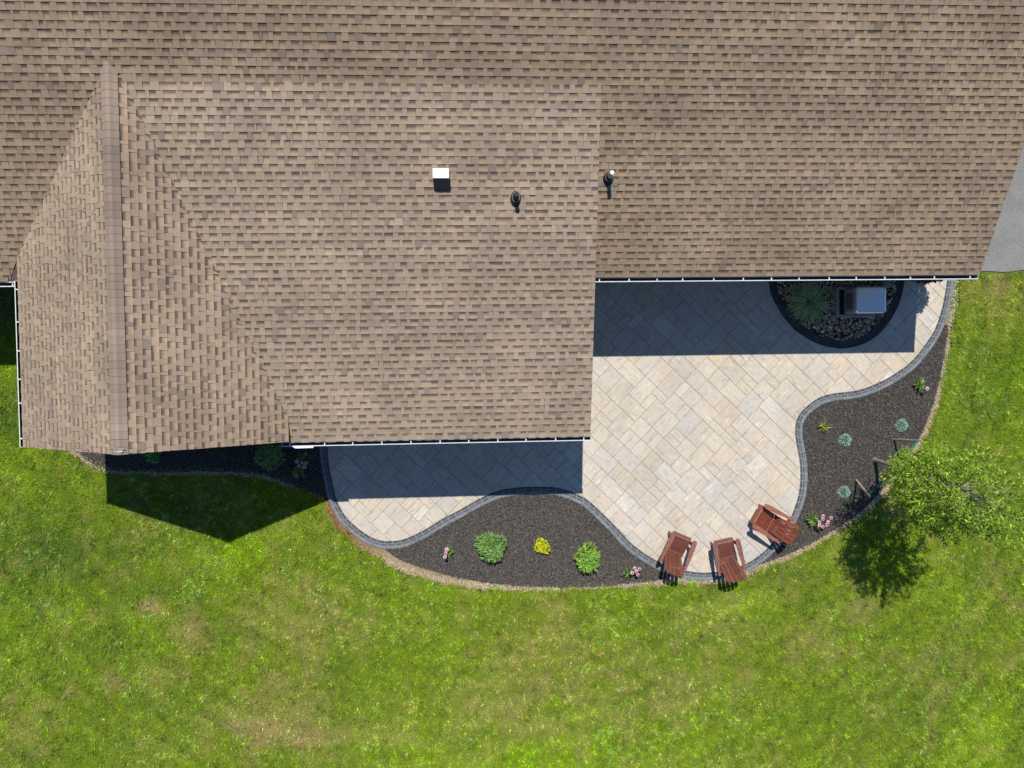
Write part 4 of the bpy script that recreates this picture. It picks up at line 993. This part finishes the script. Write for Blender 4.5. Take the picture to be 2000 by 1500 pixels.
mk_np('crown', leaf_soup(P, D, R.uniform(0.07, 0.14, n), R.uniform(0.018, 0.032, n)), 4, M['leaf'], col_var((0.215, 0.355, 0.028), n, 0.36, (0.31, 0.44, 0.045), 0.4), parent=tree)
def stake(bu, bv, tu, tv, h, label):
    a, t = Vector(gp(bu, bv)), Vector(gp(tu, tv, h)); o = empty('tree_stake', a, 0, label, 'stake', 'stakes holding the young tree'); e = t - a
    MB().tube([e * -0.05, e * 0.5, e * 0.97, e], [0.026, 0.025, 0.024, 0.018], 8).build('post', M['stake'], o)
    return a, t
a1, t1 = stake(1745, 858, 1801, 861, 1.2, 'upright wooden stake at the upper side of the young tree')
a3, t3 = stake(1672, 937, 1699, 970, 1.05, 'leaning wooden stake at the lower side of the young tree')
def strap(a, t, f, label):
    p0 = a.lerp(t, f); p1 = Vector((tb[0] - 0.02, tb[1] - 0.055, 1.15)); o = empty('tree_strap', p0, 0, label, 'strap', 'green straps on the tree stakes')
    for k, dz in enumerate((0.0, 0.045)):
        q0, q1 = Vector((0, 0, dz)), p1 - p0 + Vector((0.03 * k, 0, dz)); s = Vector((0, 0, 0.012)); w = (q1 - q0).cross(s).normalized() * 0.014
        m_ = (q0 + q1) / 2 - Vector((0, 0, 0.03))
        MB().add([q0 - w, q0 + w, m_ + w, m_ - w, q1 + w, q1 - w, q0 - w + s * .3, q0 + w + s * .3, m_ + w + s * .3, m_ - w + s * .3, q1 + w + s * .3, q1 - w + s * .3],
                 [(0, 1, 2, 3), (3, 2, 4, 5), (6, 7, 8, 9), (9, 8, 10, 11), (0, 3, 9, 6), (3, 5, 11, 9), (1, 2, 8, 7), (2, 4, 10, 8)]).build('webbing', M['strap'], o)
strap(a1, t1, 0.82, 'green strap from the upright stake to the tree')
strap(a3, t3, 0.86, 'green strap from the leaning stake to the tree')

# ------------------------------------------------------------------ adirondack chairs
def make_chair():
    root = empty('adirondack_chair')
    wr = random.Random(3)
    BASE = np.array((0.19, 0.060, 0.036))
    def board(name, prof, thick, Mx, tone=1.0):
        """flat outline prof (x, y) extruded by thick, placed by matrix"""
        n = len(prof); t = tuple(BASE * tone * wr.uniform(0.85, 1.15))
        vs_ = [Mx @ Vector((p[0], p[1], -thick / 2)) for p in prof] + [Mx @ Vector((p[0], p[1], thick / 2)) for p in prof]
        return mk(name, vs_, [tuple(range(n - 1, -1, -1)), tuple(range(n, 2 * n))] + [(i, (i + 1) % n, n + (i + 1) % n, n + i) for i in range(n)], M['wood'], root, [t] * (n + 2))
    rect = lambda w, l: [(-w / 2, -l / 2), (w / 2, -l / 2), (w / 2, l / 2), (-w / 2, l / 2)]
    T = Matrix.Translation; RX = lambda a: Matrix.Rotation(a, 4, 'X'); RY = lambda a: Matrix.Rotation(a, 4, 'Y'); RZ = lambda a: Matrix.Rotation(a, 4, 'Z')
    # side rails run from under the seat front down to the ground behind
    for sx_ in (-1, 1):
        q = [(0.44, 0.27), (0.44, 0.345), (0.36, 0.36), (0.0, 0.245), (-0.16, 0.20), (-0.60, 0.075), (-0.64, 0.0), (-0.52, 0.0), (0.25, 0.235)]
        Mx = T((sx_ * 0.238, 0, 0)) @ Matrix(((0, 0, 1, 0), (1, 0, 0, 0), (0, 1, 0, 0), (0, 0, 0, 1)))
        board('side_rail', q, 0.028, Mx, 0.9)
        board('leg', [(0.30, 0.0), (0.385, 0.0), (0.395, 0.545), (0.30, 0.545)], 0.028, T((sx_ * 0.272, 0, 0)) @ Matrix(((0, 0, 1, 0), (1, 0, 0, 0), (0, 1, 0, 0), (0, 0, 0, 1))), 0.9)
        board('arm_bracket', [(0.30, 0.545), (0.30, 0.36), (0.33, 0.36), (0.385, 0.545)], 0.024, T((sx_ * 0.305, 0, 0)) @ Matrix(((0, 0, 1, 0), (1, 0, 0, 0), (0, 1, 0, 0), (0, 0, 0, 1))), 0.9)
        arm = [(0.045, -0.40), (0.06, -0.1), (0.075, 0.2), (0.075, 0.40), (0.055, 0.455), (0.015, 0.475), (-0.03, 0.46), (-0.055, 0.42), (-0.058, 0.2), (-0.045, 0.0), (-0.03, -0.2), (-0.028, -0.40), (0.01, -0.42)]
        if sx_ < 0: arm = [(-x, y) for x, y in arm][::-1]
        board('arm', arm, 0.024, T((sx_ * (0.325), 0, 0.558)) @ RZ(sx_ * 0.05), np.array((1.35, 1.9, 2.3)))  # sky glare on the arm tops put into a paler, pinker tone
    board('apron', [(-0.25, 0.25), (0.25, 0.25), (0.25, 0.335), (-0.25, 0.335)], 0.022, T((0, 0.447, 0)) @ Matrix(((1, 0, 0, 0), (0, 0, 1, 0), (0, 1, 0, 0), (0, 0, 0, 1))), 1.0)
    # seat slats follow the rail top, the first ones roll over the front edge
    for k, (y_, z_, a_) in enumerate([(0.448, 0.352, -0.75), (0.396, 0.372, -0.05), (0.328, 0.362, 0.28), (0.26, 0.341, 0.31), (0.192, 0.319, 0.31), (0.124, 0.297, 0.31), (0.056, 0.276, 0.31), (-0.012, 0.255, 0.31)]):
        board('seat_slat', rect(0.515, 0.053), 0.02, T((0, y_, z_)) @ RX(a_), 1.0 if k > 1 else np.array((1.3, 1.7, 2.0)))  # light on the rolled front edge put into the first slats' tone
    board('back_rest_rail', rect(0.52, 0.075), 0.022, T((0, -0.078, 0.262)) @ RX(0.75), np.array((1.35, 1.8, 2.1)))  # lit band below the back put into this board's paler tone
    # fan of back slats with a rounded top
    th = math.radians(33); fan = T((0, -0.085, 0.21)) @ RX(th - math.pi / 2 + math.pi)   # local y runs up the back
    up = Vector((0, -math.sin(th), math.cos(th))); nrm = Vector((0, math.cos(th), math.sin(th)))
    Mb = Matrix(((1, 0, 0, 0), (0, up.y, nrm.y, -0.085), (0, up.z, nrm.z, 0.22), (0, 0, 0, 1)))
    for i in range(-2, 3):
        b0, b1 = i * 0.094, i * 0.118; w0, w1 = 0.0385, 0.0485; top = lambda x: 0.85 - 1.25 * x * x
        prof = [(b0 - w0, 0.0), (b0 + w0, 0.0)] + [(b1 + w1 * q, top(b1 + w1 * q) - (0.012 if abs(q) == 1 else 0)) for q in (1, 0.8, 0, -0.8, -1)]
        board('back_slat', prof, 0.018, Mb, 1.05)
    p = Mb @ Vector((0, 0.40, -0.022)); board('back_brace', rect(0.66, 0.07), 0.022, T(p) @ RX(-0.1 + math.pi / 2 + th), 0.9)
    p = Mb @ Vector((0, 0.70, -0.022)); board('back_brace', rect(0.46, 0.05), 0.02, T(p) @ RX(math.pi / 2 + th), 0.9)
    return root
def copy_tree(o, parent=None):
    c = o.copy(); C.objects.link(c); c.parent = parent
    for ch in o.children: copy_tree(ch, c)
    return c
chair0 = make_chair()
seats = [(1326, 1061, -24, 'reddish wooden adirondack chair, left of the three on the patio edge'),
         (1416, 1071, 11, 'middle of the three reddish wooden adirondack chairs on the patio edge'),
         (1491, 1012, 58.7, 'reddish wooden adirondack chair turned sideways beside the mulch bed')]
for k, (u, v, a, lab) in enumerate(seats):
    c = chair0 if k == 0 else copy_tree(chair0)
    if k:                                                    # each chair has weathered a little differently
        f = np.array(((1, 1, 1, 1), (0.95, 1.02, 1.08, 1), (1.18, 0.98, 0.85, 1))[k])
        for ch in c.children:
            ch.data = ch.data.copy(); at_ = ch.data.color_attributes['Col'].data; buf = np.empty(len(at_) * 4, np.float32)
            at_.foreach_get('color', buf); at_.foreach_set('color', (buf.reshape(-1, 4) * f * np.array((*([R.uniform(0.88, 1.12)] * 3), 1))).astype(np.float32).ravel())
    a = math.radians(a); s = gp(u, v, 0.34)
    c.location = (s[0] + math.sin(a) * 0.20, s[1] - math.cos(a) * 0.20, 0.033); c.rotation_euler = (0, 0, a); c.scale = (0.93, 0.93, 0.93)
    tag(c, lab, 'chair', 'adirondack chairs on the patio')

# ------------------------------------------------------------------ small things
lf = gp(1171, 1276)
lfo = mk('fallen_leaf', [(-0.06, 0, 0.075), (-0.02, -0.035, 0.085), (0.03, -0.03, 0.09), (0.065, 0.0, 0.08), (0.03, 0.03, 0.072), (-0.02, 0.035, 0.07), (0, 0, 0.066)], [(0, 1, 6), (1, 2, 6), (2, 3, 6), (3, 4, 6), (4, 5, 6), (5, 0, 6)], M['petal'], None, [(0.62, 0.24, 0.10)] * 6, loc=(lf[0], lf[1], 0))
lfo.rotation_euler = (0, 0, 1.2); tag(lfo, 'single orange-brown fallen leaf lying on the lawn', 'leaf')
for u, v in ((352, 386), (443, 556), (508, 712), (380, 437)):
    q = on_roof(u, v, zMp); d = Vector((0.42, -0.9, 0.9 * -mM)).normalized()
    MB().tube([Vector(q) - d * 0.05 + Vector((0, 0, 0.03)), Vector(q) + Vector((0, 0, 0.036)), Vector(q) + d * 0.05 + Vector((0, 0, 0.03))], [0.003, 0.009, 0.003], 5).build('valley_glint', M['galv'], ext_roof)  # tiny metal slivers added to stand for bright glints along the valley
